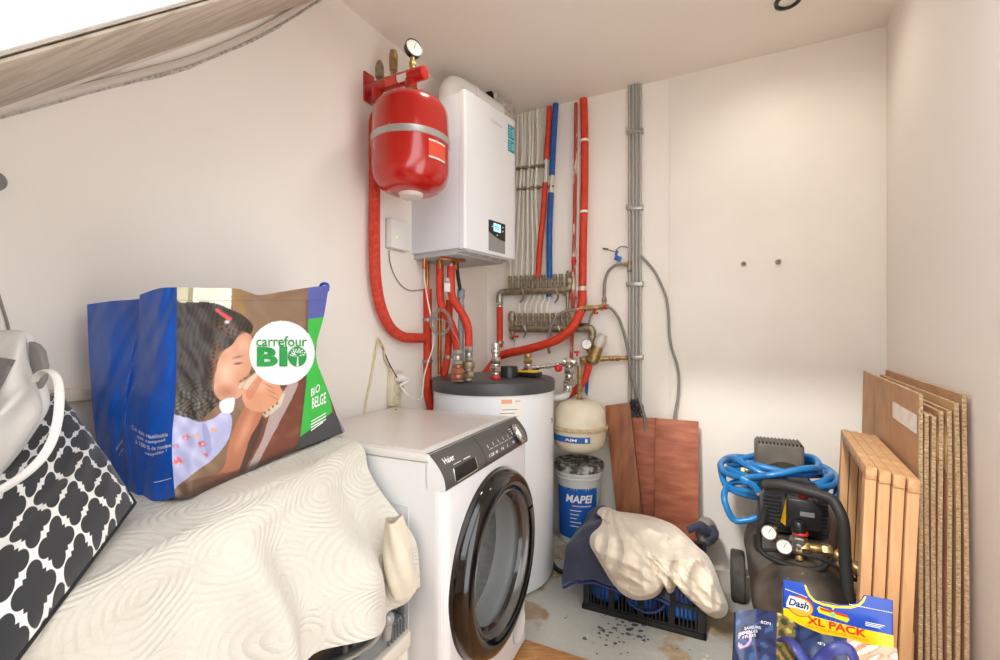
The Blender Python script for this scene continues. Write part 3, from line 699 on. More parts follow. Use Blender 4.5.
pb2 = [B(582.3, 291, .06), B(582.0, 303, .065), B(578, 318, .095), B(570, 330, .11), B(558, 339, .115), B(543, 345, .115), B(524, 350, .11), B(507, 353.5, .105), B(498, 357, .10), B(493, 364, .10), B(488, 371, .12), B(482, 377, .16)]
obj('foam_sleeve', MB().tube(sm(pb2, 7), .0245, 14), REDINS, big)
for y in (141, 212): obj('cable_tie', MB().lathe([(.022, -.006), (.0245, -.006), (.0245, .006), (.022, .006)], B(584.5 if y < 180 else 583.8, y, .06), UP, 14), PAPER, big)
v = thing('red_pipe', B(500, 352, OFFM), 'short upright red sleeved pipe under the silver elbow of the upper manifold', 'pipe', 'red sleeved heating pipes')
obj('foam_sleeve', MB().tube(sm([B(499.8, 307, OFFM), B(499.8, 325, OFFM), B(499.8, 347, OFFM + .02)], 6), .0195, 14), REDINS, v)
obj('pipe_clip', ringclip(B(499.8, 342.5, OFFM + .015), UP, .021), STEEL, v)
lo2 = thing('red_pipe', B(560, 398, .08), 'red sleeved pipe curling down behind the small white expansion tank', 'pipe', 'red sleeved heating pipes')
obj('foam_sleeve', MB().tube(sm([B(588.5, 364, .075), B(587.5, 371, .075), B(584, 380, .08), B(577, 389, .085), B(568, 395, .09), B(558, 397.5, .09), B(549, 398, .09)], 7), .020, 14), REDINS, lo2)
bt_ = obj('blue_tape', MB().prism([B(585.5, 379, .03), B(589, 377, .035), B(588.5, 388, .03), B(587.5, 396, .02), B(585.5, 392, .02)], BN * .012), BLUEPL, bevel=.003)
tag(bt_, 'scrap of blue plastic hanging behind the small white tank', 'plastic scrap')

# ------------------------------------------------------------------ grey conduits
cg = 'grey conduits on the back wall'
clab = ['leftmost of the four upright grey conduits', 'second from left of the four grey conduits', 'third from left of the four grey conduits', 'rightmost of the four upright grey conduits']
for i, (x, y0, y1) in enumerate(((629.6, 84, 405), (633.2, 85, 408), (636.6, 84, 414), (640.2, 84, 416))):
    a = B(x, 200, .022); p0 = B(x, y0, .022); p1 = B(x, y1, .022)
    o = obj('conduit', MB().tube([flat(a, p0.z), flat(a, p1.z)], .0078, 10), CONDUIT); tag(o, clab[i] + ' on the back wall', 'conduit', cg)
for y, lab in ((131, 'top saddle clip holding the four grey conduits'), (207.5, 'saddle clip on the grey conduits at the boiler display height'), (284, 'saddle clip on the grey conduits just below the blue cable connector'), (357.5, 'lowest saddle clip on the grey conduits, beside the brass pipe')):
    t = thing('conduit_clip', B(635, y, .01), lab, 'clip', 'conduit saddle clips')
    a, b_ = B(627.2, y, .03), B(642.5, y + .6, .03)
    obj('strap', MB().box((a + b_) / 2 + BN * .002, (b_ - a).length / 2, .0025, .011, BD, BN, UP), STEEL, t, bevel=.001)
    for x in (627.6, 642.2): obj('lug', MB().box(B(x, y, .014), .006, .014, .013, BD, BN, UP), CONDUIT, t, bevel=.002)
t = thing('junction_sleeve', B(629.6, 266, .03), 'brown metal tee on the leftmost grey conduit where the flexible pipe leaves', 'fitting')
obj('body', coupling(B(629.6, 272, .024), UP, .0125, [(1, .02, 1), (.9, .02, 0), (1, .02, 1)]), BRONZE, t)
obj('side_nut', coupling(B(629.6, 264, .024), -BD, .011, [(.9, .012, 0), (1.1, .016, 1)]), BRASS, t)
pipe('flexible_pipe', [B(625.5, 264.2, .03), B(620, 264.4, .04), B(613, 267, .05), B(607.5, 273, .05), B(604.8, 282, .05), B(604.3, 292, .05), B(604.2, 305, .05)], .0085, HOSEG, 'short grey flexible pipe arching from the conduit tee down to the brass valve', 'hose')
t = thing('cable_connector', B(615, 252, .02), 'loose grey cable end with blue connector beside the grey conduits', 'connector')
obj('cable', MB().tube(sm([B(629, 247.5, .025), B(622, 246.5, .035), B(617, 249, .04), B(615.5, 251.5, .04), B(609, 250, .04), B(602.5, 248.3, .045)], 6), .0036, 8), CABLEG, t)
obj('plug', MB().box(B(605.5, 249, .043), .014, .005, .0045, (BD - UP * .2).normalized(), BN, (UP + BD * .2).normalized()), DGREY, t, bevel=.001, label='dark grey plug')
obj('blue_connector', MB().box(B(618, 258.5, .045), .017, .008, .014, (BD - UP * .5).normalized(), BN, (UP + BD * .5).normalized()).box(B(616.5, 253, .043), .006, .005, .014, (BD - UP * .4).normalized(), BN, (UP + BD * .4).normalized()), BLUEPL, t, bevel=.002, label='blue connector')
pipe('grey_cable', [B(641, 256, .03), B(647, 262, .03), B(655, 272, .03), B(661, 284, .03), B(666, 297, .03), B(668.5, 314, .03), B(669.5, 334, .03), B(672, 349, .03), B(677, 364, .03), B(678.8, 378, .03), B(678, 396, .03), B(676, 408, .03), B(674.5, 419, .03), B(674, 440, .02)], .0068, CABLEG,
     'long grey cable hanging on the white wall right of the conduits', 'cable')
wb = MB(); rr = random.Random(5)
for i in range(14):
    a = B(635 + rr.uniform(-4, 5), 406 + rr.uniform(-2, 2), .03 + rr.uniform(0, .03))
    wb.tube(sm([a + UP * .03, a + V((rr.uniform(-.02, .02), 0, 0)), a + V((rr.uniform(-.025, .025), 0, -.03)), a + V((rr.uniform(-.03, .03), 0, -.055))], 4), .003, 6)
wo = obj('cable_ends', wb, BLACK); tag(wo, 'tangle of black cable ends below the grey conduits, above the reddish boards', 'cable'); wo['kind'] = 'stuff'

# ------------------------------------------------------------------ mixing valve group
mx = thing('mixing_valve', B(600, 355, .07), 'brass pressure valve with round gauge and clear cap beside the big red sleeve', 'valve')
OF = .075
a0, a1 = B(573, 363, OF), B(592, 357.5, OF)
obj('inlet', coupling(a0, a1 - a0, .019, [(1.1, .02, 1), (.8, .02, 0), (1.15, .035, 1), (.95, .035, 0)]), BRASS, mx)
bd = MB().cyl(B(592, 361, OF), B(598.5, 344, OF), .034, .030, 20).sphere(B(593, 359, OF), .034, UP, 1, 16)
obj('body', bd, BRASS, mx, angle=60)
top = B(598, 346, OF); tax = (B(601.5, 338, OF) - B(598, 346, OF)).normalized()
obj('cap', MB().lathe([(.031, 0), (.031, .035), (.027, .05), (.024, .052), (.023, .068), (.003, .070)], top, tax, 24), M('smoky_cap', (196, 190, 178), .2, coat=.4), mx, label='clear greyish cap')
gauge(mx, B(586.5, 344.2, OF + .055), V((-.15, -1, .05)), .0285, .02)
obj('gauge_stem', coupling(B(588.5, 352, OF + .02), (B(586.7, 345.5, OF + .045) - B(588.5, 352, OF + .02)), .009, [(1, .012, 1), (.8, .03, 0)]), BRASS, mx)
b0, b1 = B(600, 359, OF), B(628, 357.8, .035)
obj('outlet', coupling(b0, b1 - b0, .0145, [(1.1, .022, 1), (.8, .025, 0), (1.15, .022, 1), (.95, .012, 0), (1.1, .02, 1), (.7, .03, 0), (.9, .02, 1)]), BRASS, mx)
t = thing('ball_valve', B(590, 308, .06), 'brass valve row with red tap between big red pipe and flexible pipe', 'valve')
c0, c1 = B(576, 309.5, .095), B(604, 307, .06)
obj('body', coupling(c0, c1 - c0, .0145, [(.8, .02, 0), (1.1, .025, 1), (.8, .02, 0), (1.2, .03, 1), (.9, .03, 0), (1.15, .02, 1), (.8, .03, 0)]), BRASS, t)
obj('riser', coupling(B(604.2, 309, .055), UP, .012, [(1.1, .02, 1), (.9, .02, 0), (1.1, .022, 1)]), BRONZE, t)
obj('tap_handle', MB().lathe([(.004, 0), (.004, .012), (.012, .014), (.013, .024), (.004, .026)], B(596, 309.5, .075), -UP, 12), REDPL, t, label='red tap knob')
obj('end_cap', MB().lathe([(.008, 0), (.012, .002), (.012, .014), (.004, .016)], B(604.5, 307.5, .065), (BD + BN * .6), 10), REDPL, t, label='small red cap')
pipe('braided_hose', [B(576, 310, .10), B(570, 310.5, .11), B(562, 313, .12), B(555, 319, .12), B(550.5, 328, .12), B(548.6, 338, .115), B(548.2, 346, .11), B(549.5, 353, .09)], .0085, HOSEG, 'braided hose bowing left in front of the lower manifold', 'hose')
pipe('braided_hose', [B(605.5, 306.5, .07), B(611, 308.5, .07), B(617.5, 316, .07), B(622, 327, .07), B(626, 341, .07), B(629, 357, .06), B(632, 377, .06), B(637.5, 395, .06), B(642, 408, .06), B(644.5, 418, .055), B(645.5, 432, .05)], .0078, HOSEG, 'long grey braided hose crossing the conduits down to the reddish boards', 'hose')
pipe('braided_hose', [B(599, 307.5, .06), B(594, 311, .05), B(590, 318, .045), B(588.6, 326, .045)], .006, HOSEG, 'thin short flexible hose dropping from the brass valve row to the lower manifold', 'hose')

# ------------------------------------------------------------------ hot water tank
TC = V((-.0325, 2.213, 0)); TR = .297
wt = thing('water_tank', TC, 'big white cylindrical water tank with dark grey lid behind the washing machine', 'tank')
obj('base', MB().lathe([(TR * .86, 0), (TR * .9, .004), (TR * .9, .012), (TR * .86, .014)], TC, UP, 64), DGREY, wt)
obj('shell', MB().lathe([(TR * .9, .008), (TR * .97, .012), (TR, .032), (TR, .9), (TR * .9, .902)], TC, UP, 96), M('tank_white', (236, 238, 240), .3, coat=.25), wt)
obj('lid', MB().lathe([(TR, .895), (TR + .007, .896), (TR + .008, .935), (TR + .002, .948), (TR - .012, .953), (TR * .6, .955), (.002, .956)], TC, UP, 96), DGREY, wt)
def tk(a, h, off=.0012): return TC + V((math.sin(a) * (TR + off), -math.cos(a) * (TR + off), h))
tl = MB().grid(lambda u, v: tk(math.radians(6 + 20 * u), .765 + .125 * v), 6, 2); ti = MB()
ti.text('Garantie', lambda u, v: tk(math.radians(19 + 5 * u), .868 + .009 * v, .0018))
for k in range(5): ti.grid(lambda u, v, k=k: tk(math.radians(8 + 13 * u - k % 2 * 2), .835 - .016 * k + .003 * v, .0018), 4, 1)
obj('label', [(tl, PAPER), (MB().grid(lambda u, v: tk(math.radians(7.5 + 9 * u), .862 + .018 * v, .0016), 3, 1), M('pale_orange', (232, 170, 126), .6)), (ti, M('grey_ink', (130, 128, 124), .6))], None, wt)
obj('brand_lettering', MB().text('Th', lambda u, v: tk(math.radians(66 + 7 * u), .742 + .024 * v, .0014), bold=.02), INKD, wt)
lc_ = at(509.5, 372, 2.06)
lz = .956
kn = V((lc_.x, 2.17, lz))
obj('lid_knob', MB().lathe([(.046, -.002), (.044, .045), (.040, .052), (.002, .053)], kn, UP, 32), BLACK, wt, label='round black hub on the lid')
def ontank(px, py): return onplane(px, py, V((0, 0, lz)), UP)
def topfit(px, py, name, label, segs, mat, r, parts=()):
    p = ontank(px, py); t = thing(name, p, label, 'fitting', 'pipe joints on the water tank lid')
    c = p
    for nm, m_, sg, rr_ in segs:
        L_ = sum(x[1] for x in sg)
        obj(nm, coupling(c, UP, rr_, sg), m_, t); c = c + UP * L_
    return t
topfit(457.5, 381.5, 'tank_joint', 'large copper coloured pipe joint standing on the tank lid, leftmost', [('copper_body', M('copper_joint', (178, 104, 74), .35, .7, col2=(140, 110, 90), scale=30), [(1.1, .012, 1), (1, .02, 0), (1.12, .03, 1), (.9, .012, 0)], .028), ('nut', STEEL, [(1.0, .02, 1), (.8, .02, 0), (.95, .025, 1)], .026)], BRONZE, .03)
topfit(468.8, 381, 'tank_joint', 'dark bronze pipe joint on the tank lid under the second red sleeve', [('bronze_body', BRONZE, [(.8, .014, 0), (1.05, .03, 1), (.85, .012, 0), (1.1, .03, 0)], .024), ('nut', STEEL, [(.9, .02, 1), (.75, .02, 0), (.9, .026, 1)], .023)], BRONZE, .03)
t = topfit(495.5, 379, 'tank_joint', 'tall chrome pipe joint with a red base ring at the front of the tank lid', [('red_ring', REDPL, [(1.0, .016, 0)], .024), ('chrome_body', CHROME, [(.8, .016, 0), (1.15, .026, 1), (.85, .014, 0), (1.1, .028, 1), (.7, .02, 0), (.9, .016, 0), (.8, .03, 0)], .024)], CHROME, .03)
t = topfit(528, 376, 'tank_joint', 'brass topped pipe joint with a blue base ring on the tank lid', [('blue_ring', BLUEPL, [(1.1, .012, 0)], .024), ('chrome_body', CHROME, [(.8, .012, 0), (1.1, .024, 1), (.85, .012, 0)], .023), ('brass_body', BRASS, [(1.05, .03, 1), (.85, .02, 0)], .022)], CHROME, .03)
# multimeter lying on the lid
mp = ontank(526, 375.5); md = (BD * .98 + BN * .1).normalized(); mq = md.cross(UP) * -1
mt = thing('multimeter', V((mp.x, mp.y, lz)), 'yellow and black multimeter lying on the dark tank lid', 'meter')
mc = ontank(526, 376.5)
obj('case', MB().box(mc + UP * .012, .072, .036, .011, md, mq, UP), BLACK, mt, bevel=.004)
obj('holster', MB().box(mc + UP * .0265, .066, .032, .004, md, mq, UP), YELLOW, mt, bevel=.003, label='yellow cover')
obj('dial', MB().lathe([(.014, 0), (.013, .004), (.001, .0045)], mc + UP * .0305 - md * .01, UP, 20), BLACK, mt)
# chrome safety group between the tank and the small white vessel
sg = thing('safety_group', at(569, 395, 2.3), 'chrome safety valve group with red knobs and grey elbow right of the water tank', 'valve')
z1 = 2.33
obj('branch', coupling(at(530, 368, 2.25), at(566, 364.5, z1) - at(530, 368, 2.25), .0125, [(1, .03, 0), (1.2, .02, 1), (.8, .04, 0), (1, .03, 0), (.8, .03, 0), (1.25, .022, 1), (.9, .05, 0)]), CHROME, sg)
obj('body', coupling(at(569, 382, z1), UP, .024, [(1.0, .02, 1), (.85, .02, 0), (1.1, .035, 1), (.9, .02, 0)]), CHROME, sg)
obj('lower_body', coupling(at(567.5, 380, z1), -UP, .023, [(1.05, .03, 1), (.9, .02, 0), (1.1, .012, 1)]), CHROME, sg)
obj('tap_handle', MB().lathe([(.006, -.014), (.006, 0), (.018, .004), (.02, .016), (.014, .022), (.002, .023)], at(560, 368.5, z1 - .05), (-BD - BN * .8), 16), REDPL, sg, label='red knob')
obj('tap_handle', MB().lathe([(.006, -.014), (.006, 0), (.016, .003), (.016, .012), (.003, .014)], at(577, 353.5, z1 - .02), UP, 14), REDPL, sg, label='small red knob on top')
obj('cross_body', coupling(at(563, 361.5, z1 - .04), at(580, 362, z1 - .04) - at(563, 361.5, z1 - .04), .020, [(.8, .015, 0), (1.1, .025, 1), (.9, .025, 0), (1.05, .02, 1)]), CHROME, sg)
obj('drain_elbow', MB().tube(sm([at(568, 384, z1), at(568, 391, z1), at(565, 396, z1), at(558, 397.5, z1), at(550, 398, z1)], 5), .019, 16), M('pale_grey_pvc', (196, 200, 198), .4), sg, label='pale grey drain elbow')

# ------------------------------------------------------------------ small white expansion tank
WC = at(579.5, 424, 2.33); wtop = 1.16 + (335 - 399) / F * 2.33; wbot = 1.16 + (335 - 450) / F * 2.33
wv = thing('small_expansion_tank', V((WC.x, WC.y, wbot)), 'small cream white round expansion tank above the blue labelled bucket', 'tank')
r_ = .136; hh_ = wtop - wbot; c = V((WC.x, WC.y, wbot))
CRT = M('aged_cream_enamel', (232, 224, 202), .35, col2=(218, 206, 178), scale=9, coat=.2)
prof = [(.003, 0), (r_ * .6, .003), (r_ * .86, .018), (r_ * .97, .05), (r_, hh_ * .34), (r_, hh_ * .62), (r_ * .96, hh_ - .06), (r_ * .78, hh_ - .022), (r_ * .4, hh_ - .003), (.003, hh_)]
obj('shell', MB().lathe(prof, c, UP, 56), CRT, wv, angle=70)
obj('seam', MB().lathe([(r_ - .002, hh_ * .43), (r_ + .010, hh_ * .44), (r_ + .012, hh_ * .47), (r_ + .010, hh_ * .50), (r_ - .002, hh_ * .51)], c, UP, 56, True), M('rusty_seam', (206, 190, 156), .5, col2=(176, 150, 110), scale=30), wv)
def ws(a, h): return c + V((math.sin(a) * (r_ + .0025), -math.cos(a) * (r_ + .0025), h))
obj('label', [(MB().grid(lambda u, v: ws(math.radians(-82 + 94 * u), hh_ * .245 + .030 * v), 12, 2), BLUEPL), (MB().text('AIM', lambda u, v: ws(math.radians(-42 + 26 * u), hh_ * .245 + .008 + .014 * v) + V((.0002, -.0016, 0)), bold=.03).grid(lambda u, v: ws(math.radians(1 + 5 * u), hh_ * .245 + .006 + .018 * v) + V((.0002, -.0012, 0)), 2, 1), INKW)], None, wv)
obj('stem', coupling(c + UP * (hh_ - .006), UP, .016, [(1.3, .012, 1), (.7, .03, 0), (1.0, .02, 1), (.7, .05, 0), (.95, .022, 1), (.7, .05, 0)]), BRASS, wv)
br2 = obj('wall_strap', MB().tube(sm([c - BN * .11 + BD * .06 + UP * (hh_ * .6), c - BN * .13 + BD * .06 + UP * (hh_ * .6), c - BN * .142 + BD * .06 + UP * (hh_ * .6)], 3), .008, 6), STEEL, wv)
# ------------------------------------------------------------------ bucket with blue label
BKT = V((at(579, 500, 2.36).x, 2.36, 0))
bk_ = thing('plastic_bucket', BKT, 'clear grey plastic bucket with a blue label under the small white tank', 'bucket')
CLEARP = M('cloudy_plastic', (206, 208, 204), .35, coat=.2)
bz = 1.16 + (335 - 472) / F * 2.27; bh = bz
bks = V((BKT.x, BKT.y, .085))
obj('body', MB().lathe([(.002, 0), (.098, 0), (.104, .006), (.116, bh - .11), (.118, bh - .105), (.124, bh - .103), (.124, bh - .09), (.118, bh - .088)], bks, UP, 48), CLEARP, bk_)
def bs(a, h, o=.0016): return bks + V((math.sin(a) * (.1045 + (h / bh) * .0125 + o), -math.cos(a) * (.1045 + (h / bh) * .0125 + o), h))
hA, hB = .035, bh - .165
tw = MB()
tw.text('MAPEI', lambda u, v: bs(math.radians(-46 + 72 * u), hB - .073 + .040 * v, .0026), bold=.03, shear=.18)
for k in range(5): tw.grid(lambda u, v, k=k: bs(math.radians(-34 + (30 - 6 * (k % 3)) * u), hB - .115 - .02 * k + .004 * v, .0024), 5, 1)
rs_ = MB().grid(lambda u, v: bs(math.radians(-28 + 50 * u), hB - .092 + .006 * v, .0024), 6, 1)
obj('label', [(MB().grid(lambda u, v: bs(math.radians(-80 + 122 * u), hA + (hB - hA) * v), 20, 2), M('blue_label', (22, 92, 176), .35, coat=.3)), (tw, INKW), (rs_, M('pale_pink_ink', (226, 190, 196), .5))], None, bk_)
lidm = M('dusty_black_lid', (66, 64, 62), .7, col2=(176, 172, 164), scale=30, lo=.45, hi=.62)
obj('lid', MB().lathe([(.120, bh - .092), (.128, bh - .088), (.130, bh - .06), (.126, bh - .052), (.116, bh - .05), (.112, bh - .058), (.002, bh - .058)], bks, UP, 48), lidm, bk_)
obj('ribs', MB().lathe([(.1165, bh - .125), (.1225, bh - .124), (.1225, bh - .117), (.1165, bh - .116)], bks, UP, 48), CLEARP, bk_)
# what the bucket stands on: a pale block on the floor, with black foot
sb = thing('plinth_block', flat(BKT, 0), 'pale block on the floor under the bucket beside the tank', 'block')
obj('block', MB().box(flat(BKT, .042), .13, .11, .0415, BD, BN, UP), M('mortar_block', (200, 192, 176), .8, col2=(150, 140, 122), scale=18, bump=.3), sb, bevel=.006)
bc = obj('black_tube', MB().tube(sm([FL(549, 556, .02), FL(554, 566, .015), FL(560, 571, .012), FL(566, 573, .012)], 5), .011, 10), BLACKM)
tag(bc, 'short piece of black tube on the floor by the tank foot', 'tube')

# ------------------------------------------------------------------ boards leaning on the back wall
PLY = M('reddish_plywood', (186, 112, 80), .55, col2=(140, 72, 50), scale=2.4, stretch=(3, 3, 14), lo=.3, hi=.7, bump=.06)
PLY2 = M('brown_plank', (164, 102, 64), .55, col2=(116, 68, 40), scale=3.0, stretch=(10, 10, 1.6), lo=.3, hi=.7, bump=.08)
EDGE = M('raw_wood_edge', (206, 150, 96), .6, col2=(178, 122, 74), scale=12)
def board(pxl, pxr, yt, ot, ob, thick, m_, name, label, group, skew=0, yt2=None):
    a, b_ = B(pxl, yt, ot), B(pxr, yt2 or yt, ot)
    base = lambda p, dx: flat(p + BN * (ob - ot) + BD * dx, 0.002)
    bl_, br_ = base(a, skew), base(b_, skew)
    nrm = (b_ - a).cross(bl_ - a).normalized()
    if nrm.dot(BN) > 0: nrm = -nrm
    return tag(obj(name, [(MB().prism([a, b_, br_, bl_], nrm * thick), m_)], None, bevel=.0015), label, 'board', group)
board(630, 657.5, 417.5, .05, .12, .012, PLY, 'plywood_board', 'reddish plywood board leaning on the wall, partly behind the narrow plank', 'leaning boards', yt2=418)
board(655.5, 698.5, 418.3, .066, .136, .012, PLY, 'plywood_board', 'widest reddish plywood board leaning on the wall, nearest the compressor', 'leaning boards', yt2=421.5)
board(605, 629.5, 405.5, .085, .20, .022, PLY2, 'wood_plank', 'narrow brown plank tilted against the two plywood boards', 'leaning boards', skew=.11, yt2=402.5)

# ------------------------------------------------------------------ black crate with its contents
CO, CE1, CE2 = V((.357, 1.886, 0)), V((.905, -.4255, 0)), V((.4255, .905, 0))
CLEN, CDEP, CH = .463, .335, .215
def cr(u, d, h): return CO + CE1 * u + CE2 * d + UP * h
ct = thing('plastic_crate', cr(CLEN / 2, CDEP / 2, 0), 'black slatted plastic crate on the floor under the cream cloth', 'crate')
CRM = M('crate_black', (28, 28, 30), .4, bump=.05)
obj('bottom', MB().span(cr, (.006, .006, .006), (CLEN - .006, CDEP - .006, .012)), CRM, ct)
obj('skirt', MB().span(cr, (-.008, -.008, 0), (CLEN + .008, .006, .022)).span(cr, (-.008, CDEP - .006, 0), (CLEN + .008, CDEP + .008, .022)).span(cr, (-.008, -.008, 0), (.006, CDEP + .008, .022)).span(cr, (CLEN - .006, -.008, 0), (CLEN + .008, CDEP + .008, .022)), CRM, ct, bevel=.003)
def crwall(fn, ln):
    mb = MB()
    mb.span(fn, (0, 0, CH - .03), (ln, .006, CH)); mb.span(fn, (0, 0, .02), (ln, .006, .03)); mb.span(fn, (0, -.002, .105), (ln, .006, .118))
    n = max(2, round(ln / .115))
    for i in range(n + 1):
        x = ln * i / n; wd = .012 if 0 < i < n else .022
        mb.span(fn, (max(0, x - wd), -.003, .02), (min(ln, x + wd), .007, CH))
    for i in range(n):
        x0, x1 = ln * i / n + .014, ln * (i + 1) / n - .014
        k = 6
        for j in range(1, k):
            x = x0 + (x1 - x0) * j / k; mb.span(fn, (x - .0028, 0, .03), (x + .0028, .005, CH - .03))
    return mb
obj('slatted_side', crwall(lambda u, d, h: cr(u, d, h), CLEN), CRM, ct)
obj('slatted_side', crwall(lambda u, d, h: cr(u, CDEP - d, h), CLEN), CRM, ct)
obj('slatted_side', crwall(lambda u, d, h: cr(d, u, h), CDEP), CRM, ct)
obj('slatted_side', crwall(lambda u, d, h: cr(CLEN - d, u, h), CDEP), CRM, ct)
rim = MB()
for a, b_ in (((-.008, -.008, CH), (CLEN + .008, .008, CH + .012)), ((-.008, CDEP - .008, CH), (CLEN + .008, CDEP + .008, CH + .012)), ((-.008, -.008, CH), (.008, CDEP + .008, CH + .012)), ((CLEN - .008, -.008, CH), (CLEN + .008, CDEP + .008, CH + .012))): rim.span(cr, a, b_)
obj('rim', rim, CRM, ct, bevel=.004)
# blue bags inside
BLUEBAG = M('bright_blue_plastic', (34, 120, 224), .3, col2=(22, 92, 196), scale=14, bump=.5, bscale=30, coat=.3)
rr = random.Random(2)
for i, (u0, u1, lab) in enumerate(((.012, .15, 'bright blue plastic bag inside the black crate, at its left end'), (.155, .30, 'bright blue plastic bag inside the black crate, in the middle'), (.305, CLEN - .012, 'bright blue plastic bag inside the black crate, at its right end'))):
    def lump(u, v, u0=u0, u1=u1, i=i):
        a = 2 * PI * u; b_ = PI * (v - .5); s_ = lambda x, p: math.copysign(abs(x) ** p, x)
        w = .92 + .08 * math.sin(5 * a + i) * math.cos(3 * b_)
        return cr((u0 + u1) / 2 + (u1 - u0) / 2 * s_(math.cos(a), .35) * s_(math.cos(b_), .35), CDEP / 2 + (CDEP / 2 - .014) * s_(math.sin(a), .35) * s_(math.cos(b_), .35), .105 + .088 * s_(math.sin(b_), .5) * w)
    tag(obj('blue_bag', MB().grid(lump, 40, 14), BLUEBAG, angle=70), lab, 'bag', 'blue bags in the crate')

# ------------------------------------------------------------------ navy jacket folded over the crate
NAVY = M('navy_cloth', (52, 56, 78), .8, col2=(40, 44, 64), scale=10, bump=.25, bscale=60, sheen=.2)
NAVYB = M('navy_piping', (38, 52, 112), .7)
def wob(x, y, s=0): return math.sin(x * 9 + s) * math.cos(y * 7 - s) + .5 * math.sin(x * 21 + y * 13 + s * 2)
JH = CH + .014
def jac(u, v):          # u along the crate, v from the wall side to the front
    U_ = -.055 + .40 * u; D_ = CDEP + .03 - (CDEP + .085) * v
    h = JH + .055 * math.sin(PI * min(1, max(0, v * .96 + .02))) ** .5 + .006 * wob(u * 1.5, v * 1.3)
    out = max(0, -U_ + .0); h -= out * .75 + .02 * out * math.sin(v * 9)
    fr = max(0, -D_ - .008); h -= fr * 1.9
    h += .05 * max(0, D_ - CDEP * .75) / .1 * (1 - u) 
    return cr(U_ - .02 * v * (1 - u), D_, h)
jk = thing('folded_jacket', cr(.1, .1, JH), 'navy blue jacket folded on the crate under the cream cloth', 'jacket')
obj('body', MB().grid(jac, 40, 30, .016), NAVY, jk, angle=60)
obj('hem', MB().tube([jac(i / 30, 1.0) - UP * .012 for i in range(31)], .006, 8), NAVYB, jk)
obj('sleeve', MB().tube(sm([jac(0, .75) + UP * .006 - CE1 * .004, jac(.1, .70) + UP * .010, jac(.25, .69) + UP * .010, jac(.45, .70) + UP * .010], 6), .010, 10, squash=(1, .6)), NAVY, jk)
nv = obj('navy_strap', MB().tube(sm([cr(CLEN - .07, CDEP - .02, JH + .05), cr(CLEN - .02, CDEP - .01, JH + .075), cr(CLEN + .01, CDEP, JH + .055), cr(CLEN + .035, CDEP + .01, JH + .07), cr(CLEN + .04, CDEP - .02, JH + .045), cr(CLEN + .01, CDEP - .05, JH + .03)], 6), [.016, .022, .02, .012, .016, .01], 10), NAVY)
tag(nv, 'twisted end of navy cloth sticking out at the back right of the crate', 'cloth')
gr = obj('grey_pouch', MB().sphere(cr(CLEN + .005, CDEP + .075, .25), .05, UP, 1.3, 16), M('grey_fabric', (150, 146, 140), .9, col2=(120, 116, 110), scale=30, bump=.4), jk)

# ------------------------------------------------------------------ cream cloth heaped on the crate
out_ = [(597, 513), (601, 507.5), (609, 507), (617, 511), (628, 512.5), (645, 515), (660, 519), (674, 525), (686, 535), (697, 546), (708, 556), (715, 570), (722, 590), (728, 606), (726, 615), (718, 618.5), (708, 615), (697, 606), (685, 595), (680, 586), (677, 584), (673, 592), (668, 592.5), (666, 582), (660, 593), (650, 599), (636, 600), (624, 595), (613, 584), (603, 568), (596, 556), (590, 545), (591, 535), (600, 526), (602, 519)]
olr = sm([V((x, y, 0)) for x, y in out_], 4, True)
cc = V((646, 552, 0)); FP = CO - CE2 * .062
def ridge(x): return 1 - abs(math.sin(x)) ** .8
def cloth(u, v):
    p = olr[int(round(u * len(olr))) % len(olr)]
    r = v ** .8
    q = cc.lerp(p, r); x, y = q.x, q.y
    dt = 444 * (EYE - (JH + .083)) / (y - HY)
    df = onplane(x, y, FP, CE2).y
    k = 16.0; d = math.log(math.exp(k * dt) + math.exp(k * df)) / k      # soft drape over the front edge
    a = math.atan2(y - 500, x - 612); rad = math.hypot(x - 612, y - 500)
    w1 = 1.6 * math.sin(x * .045 + 1) + 1.2 * math.sin(y * .06 - x * .02)
    fold = .040 * ridge(a * 7 + w1 * .9) + .028 * ridge(x * .075 + y * .06 + w1) + .013 * ridge(x * .15 - y * .13 + w1 * 1.6 + 2) + .005 * ridge(x * .33 + y * .1 + 2 * w1) + .004 * ridge(y * .36 - x * .12 - w1)
    ed = min(1, (1 - r) * 11)
    bul = .050 * (1 - r ** 4) + fold * (.15 + .85 * ed)
    return at(x, y, d - bul)
CLOTHM = M('cream_cotton', (232, 222, 204), .9, col2=(218, 206, 186), scale=7, bump=.25, bscale=50, sheen=.3)
cg_ = MB().grid(cloth, len(olr), 44, .008)
tag(obj('cream_cloth', cg_, CLOTHM, angle=75), 'crumpled cream cloth heaped on the black crate', 'cloth')
nl = MB().tube(sm([cr(.17, -.03, .13), cr(.20, -.034, .085), cr(.25, -.036, .07), cr(.30, -.034, .085), cr(.33, -.03, .12)], 6), .0045, 6)
obj('drawstring', nl, NAVYB, jk)
# ------------------------------------------------------------------ washing machine
WD, WA, WB_ = V((-.1417, 1.1465, 0)), V((.4107, .9118, 0)), V((-.9118, .4107, 0))
def wm(u, w, h): return WD + WA * u + WB_ * w + UP * h
WW, WDEP = .595, .615
ENAM = M('washer_enamel', (226, 226, 226), .25, coat=.4)
wa = thing('washing_machine', wm(WW / 2, WDEP / 2, 0), 'white front loading washing machine with a black round door', 'washing machine')
CU, CHH, RO = .30, .45, .272
